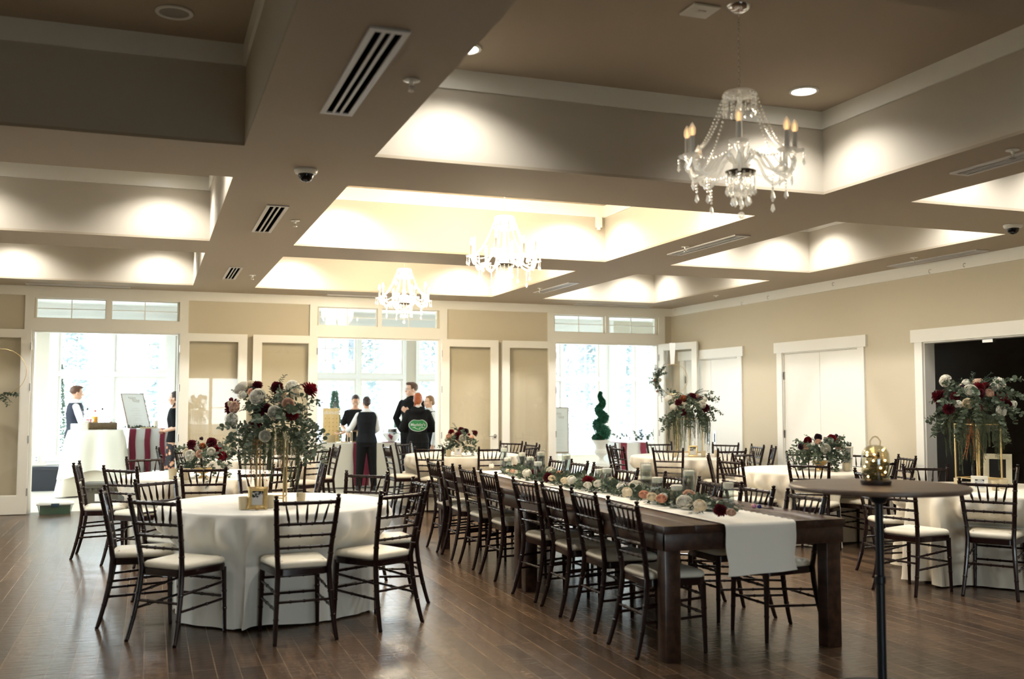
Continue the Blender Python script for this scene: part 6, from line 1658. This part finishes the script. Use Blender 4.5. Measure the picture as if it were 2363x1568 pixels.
for p, r in path:
    for k in range(34):
        d = Vector((rn.gauss(0, 1), rn.gauss(0, 1), rn.gauss(0, 1))).normalized(); leaf(sp, p + d * r * rn.uniform(.75, .95), d + Vector((rn.uniform(-.8, .8), rn.uniform(-.8, .8), rn.uniform(-.8, .8))), rn.uniform(.018, .028), .6)
sp.obj('clipped_leaves', mat('topiary_leaf', (.02, .15, .075), .55, var=.4, vscale=30), t, smooth=60)
m = MB(); m.box((0, 0, .2), (.34, .34, .40), bev=.006); m.box((0, 0, .415), (.38, .38, .03), bev=.004); o = m.obj('plinth', UR, None, (7.38, 16.02, 0)); tag(o, 'white square plinth under the topiary urn', 'plinth')
sign_board('white easel sign half hidden by the frame of the right doorway', 6.96, 16.9, .60, .34, .82, R(-22), R(7), mat('sign_white', (.80, .80, .77), .6), mat('brown_frame', (.20, .11, .05), .5), nm='easel_sign')
t = thing('easel', 'thin easel carrying the white sign in the right doorway', 'easel', (6.97, 17.02, 0), R(-22)); m = MB(); m.tube([(-.22, -.12, 0), (-.05, .0, 1.2)], .010, 6); m.tube([(.22, -.12, 0), (.05, .0, 1.2)], .010, 6); m.tube([(0, .35, 0), (0, .01, 1.2)], .010, 6); m.box((0, -.09, .59), (.42, .03, .02)); m.obj('easel_frame', mat('pale_easel', (.6, .55, .45), .5), t)
t = thing('eucalyptus_sprig', 'eucalyptus trailing on the side table in the right doorway', 'greenery', (8.12, 16.1, .806)); mbx = MB(); rn = random.Random(14)
for i in range(9): sprig(mbx, (-.3 + .08 * i, 0, .01), (rn.uniform(-1, 1), rn.uniform(-.4, .4), rn.uniform(.3, 1.2)), .2, .08, .045, 'euc', rn)
for v in mbx.v: v.z = max(v.z, .001)
mbx.obj('leaves', LEAF['euc'], t, smooth=60)

# hoops with flowers on the door leaves
def hoop(lab, loc, rz, r, flw, seed, ang, ribbon=0):
    """ring in the local xz plane"""
    t = thing('floral_hoop', lab, 'wreath', loc, rz, 'gold hoops hung on the glass doors'); m = MB()
    m.tube([(r * math.cos(2 * PI * i / 64), 0, r * math.sin(2 * PI * i / 64)) for i in range(65)], .0035, 6, cap=False); m.obj('gold_ring', GOLD, t)
    rn = random.Random(seed); eu = MB(); dk = MB()
    for i in range(38):
        a = ang + rn.uniform(-.75, .75); p = Vector((r * math.cos(a), -.02, r * math.sin(a))); tg = Vector((-math.sin(a), 0, math.cos(a))) * rn.choice((-1, 1))
        sprig(eu if i % 2 else dk, p, tg + Vector((rn.uniform(-.7, .7), -rn.uniform(.1, .6), rn.uniform(-.6, .4))), rn.uniform(.1, .22), .06, .03, 'euc' if i % 2 else 'fern', rn)
    for mb_ in (eu, dk):
        for v in mb_.v: v.y = min(v.y, .0)
    eu.obj('eucalyptus', LEAF['euc'], t, smooth=60); dk.obj('greenery', LEAF['dark'], t, smooth=60)
    for kind, col, dx, dz, s in flw: flower(kind, col, t, (dx, -.045, dz), s, (0, -1, .25))
    if ribbon:
        m = MB(); m.loft([[V(-.05, -.006, r + ribbon), V(.05, -.006, r + ribbon), V(.05, -.002, r + ribbon), V(-.05, -.002, r + ribbon)], [V(-.030, -.012, r), V(.030, -.012, r), V(.030, -.004, r), V(-.030, -.004, r)]]); m.obj('ribbon', SHIRT, t)
    return t
hoop('gold hoop with white roses and greenery on the right open glass door', (7.88, 14.36, 1.88), R(-38), .24, [('rose', 'white', -.25, -.10, .055), ('rose', 'white', -.20, -.02, .045), ('cluster', 'white', -.27, .03, .035), ('rose', 'blush', -.24, -.20, .03), ('protea', 'rust', -.28, -.03, .03)], 5, PI + .1, ribbon=.34)
hoop('gold hoop with greenery on the glass door at the left frame edge', (-1.86, 14.84, 1.90), 0, .30, [('cluster', 'white', -.02, -.31, .03)], 6, -PI / 2 - .5)

# ------------------------------------------------------------------ outdoors
m = MB(); m.b2(-70, 90, SY + .2, 150, -.5, -.35); o = m.obj('ground', mat('snowy_ground', (.75, .78, .80), .9, var=.1, vscale=.4)); struct(o)
m = MB(); m.b2(-70, XL - .3, -60, SY + .2, -.5, -.36); m.b2(11.1, 90, -60, SY + .2, -.5, -.36); m.b2(XL - .3, 11.1, -60, YF - .3, -.5, -.36); struct(m.obj('ground_around', mat('unseen_dark_ground', (.10, .10, .095), .9)))  # unseen ground, darkened to cut bounce light onto the ceiling
BARK = mat('pale_bark', (.21, .21, .235), .9, var=.3, vscale=6); NEED = mat('washed_out_needles', (.25, .30, .30), .85, var=.25, vscale=2); CON = mat('dark_conifer', (.04, .09, .055), .85, var=.3, vscale=4)  # bark and needles paled in colour to imitate washed-out daylight
def bare_tree(lab, x, y, h, seed):
    t = thing('bare_tree', lab, 'tree', (x, y, -.36), 0, 'bare trees outside the sunroom windows'); rn = random.Random(seed); m = MB(); tips = []
    def br(p, d, L, r, dep):
        pts = [p.copy()]; q = p.copy(); dd = d.copy()
        for i in range(4): dd = (dd + Vector((rn.uniform(-.18, .18), rn.uniform(-.18, .18), rn.uniform(-.05, .12)))).normalized(); q = q + dd * L / 4; pts.append(q.copy())
        m.tube(pts, [r, r * .9, r * .8, r * .7, r * .55], 6 if dep < 2 else 4)
        if dep < 4:
            for k in range(3 if dep else 6):
                i = rn.choice((2, 3, 4)) if dep else rn.choice((1, 2, 3, 4)); a = rn.uniform(0, 6.28); br(pts[i], (dd * .5 + Vector((math.cos(a), math.sin(a), rn.uniform(-.1, .6)))).normalized(), L * rn.uniform(.45, .62), r * .5, dep + 1)
    br(Vector((0, 0, 0)), Vector((0, 0, 1)), h * .6, h * .026, 0); m.obj('trunk_and_branches', BARK, t); return t
def conifer(lab, x, y, h, r, m_, seed, base=-.36, nn=4200, grp='evergreens outside the sunroom windows'):
    t = thing('evergreen', lab, 'tree', (x, y, base), 0, grp); rn = random.Random(seed); m = MB(); m.tube([(0, 0, 0), (0, 0, h * .9)], h * .015, 6); m.obj('trunk', BARK, t); mb = MB()
    for i in range(nn):
        f = rn.random() ** .8; z = h * (.06 + .94 * f); rr_ = r * (1 - f) ** .8 * rn.uniform(.55, 1.05) + .01; a = rn.uniform(0, 6.28)
        leaf(mb, Vector((rr_ * .55 * math.cos(a), rr_ * .55 * math.sin(a), z)), Vector((math.cos(a), math.sin(a), rn.uniform(-.2, .6))), r * .085 + .028, .5)
    mb.obj('needles', m_, t, smooth=60); return t
bare_tree('bare tree with thick trunk beyond the right doorway windows', 10.9, 26.0, 8.5, 3)
bare_tree('bare tree left of the thick one beyond the right doorway', 8.9, 31.0, 8, 4)
bare_tree('bare tree beyond the middle doorway windows', 5.2, 33.0, 8, 5)
bare_tree('bare tree beyond the left doorway windows', .2, 30.0, 8, 6)
bare_tree('bare tree at the left edge of the left doorway windows', -3.0, 34.0, 9, 7)
conifer('pale evergreen seen at right of the left doorway window', 1.2, 40, 10, 2.8, NEED, 1); conifer('pale evergreen behind the bare trees, middle doorway', 9.0, 48, 11, 3.2, NEED, 2)
conifer('pale evergreen beyond the right window panes', 15.8, 36, 9, 2.6, NEED, 3); conifer('pale evergreen beyond the narrow right panes', 18.6, 42, 11, 3, NEED, 4); conifer('tall pale evergreen beyond the right doorway centre', 13.2, 46, 11, 3, NEED, 8)
conifer('pale evergreen behind the narrow rightmost panes', 18.6, 36.5, 9, 2.2, NEED, 9); conifer('farthest right pale evergreen beyond the rightmost panes', 23.6, 45, 11, 2.8, NEED, 10)
conifer('pale evergreen behind the bartender window', -3.2, 39, 10, 2.4, NEED, 11)
conifer('dark green column shrub against the left sunroom window', -1.70, 21.9, 2.6, .30, CON, 5, nn=2600); conifer('conical green shrub outside behind the donut board', 3.82, 22.2, 2.1, .42, CON, 6, nn=2600)
conifer('smaller conical shrub outside right of the vested server', 5.35, 22.6, 1.75, .36, CON, 7, nn=2400)
t = thing('parked_car', 'dark parked vehicle far outside behind the conical shrub', 'car', (13.2, 52, -.36), R(70)); m = MB(); CARM = mat('dark_car_paint', (.03, .035, .05), .3)
def csec(x, ws, z0, z1): return [V(x, -ws, z0), V(x, ws, z0), V(x, ws, z1), V(x, -ws, z1)]
m.loft([csec(-2.2, .85, .4, .9), csec(-2.0, .92, .3, 1.0), csec(1.0, .92, .3, 1.0), csec(2.1, .88, .35, .9), csec(2.25, .8, .45, .75)]); m.obj('car_body', CARM, t); m = MB(); m.loft([csec(-1.9, .86, .95, 1.0), csec(-1.6, .76, .95, 1.6), csec(.2, .76, .95, 1.62), csec(1.0, .84, .95, 1.0)]); m.obj('cabin', mat('car_glass', (.05, .06, .07), .1), t)
for sx in (-1.4, 1.4):
    for sy in (-.86, .86): m = MB(); m.tube([(sx, sy - .1, .33), (sx, sy + .1, .33)], .33, 20); m.obj('wheel', BLACKP, t)
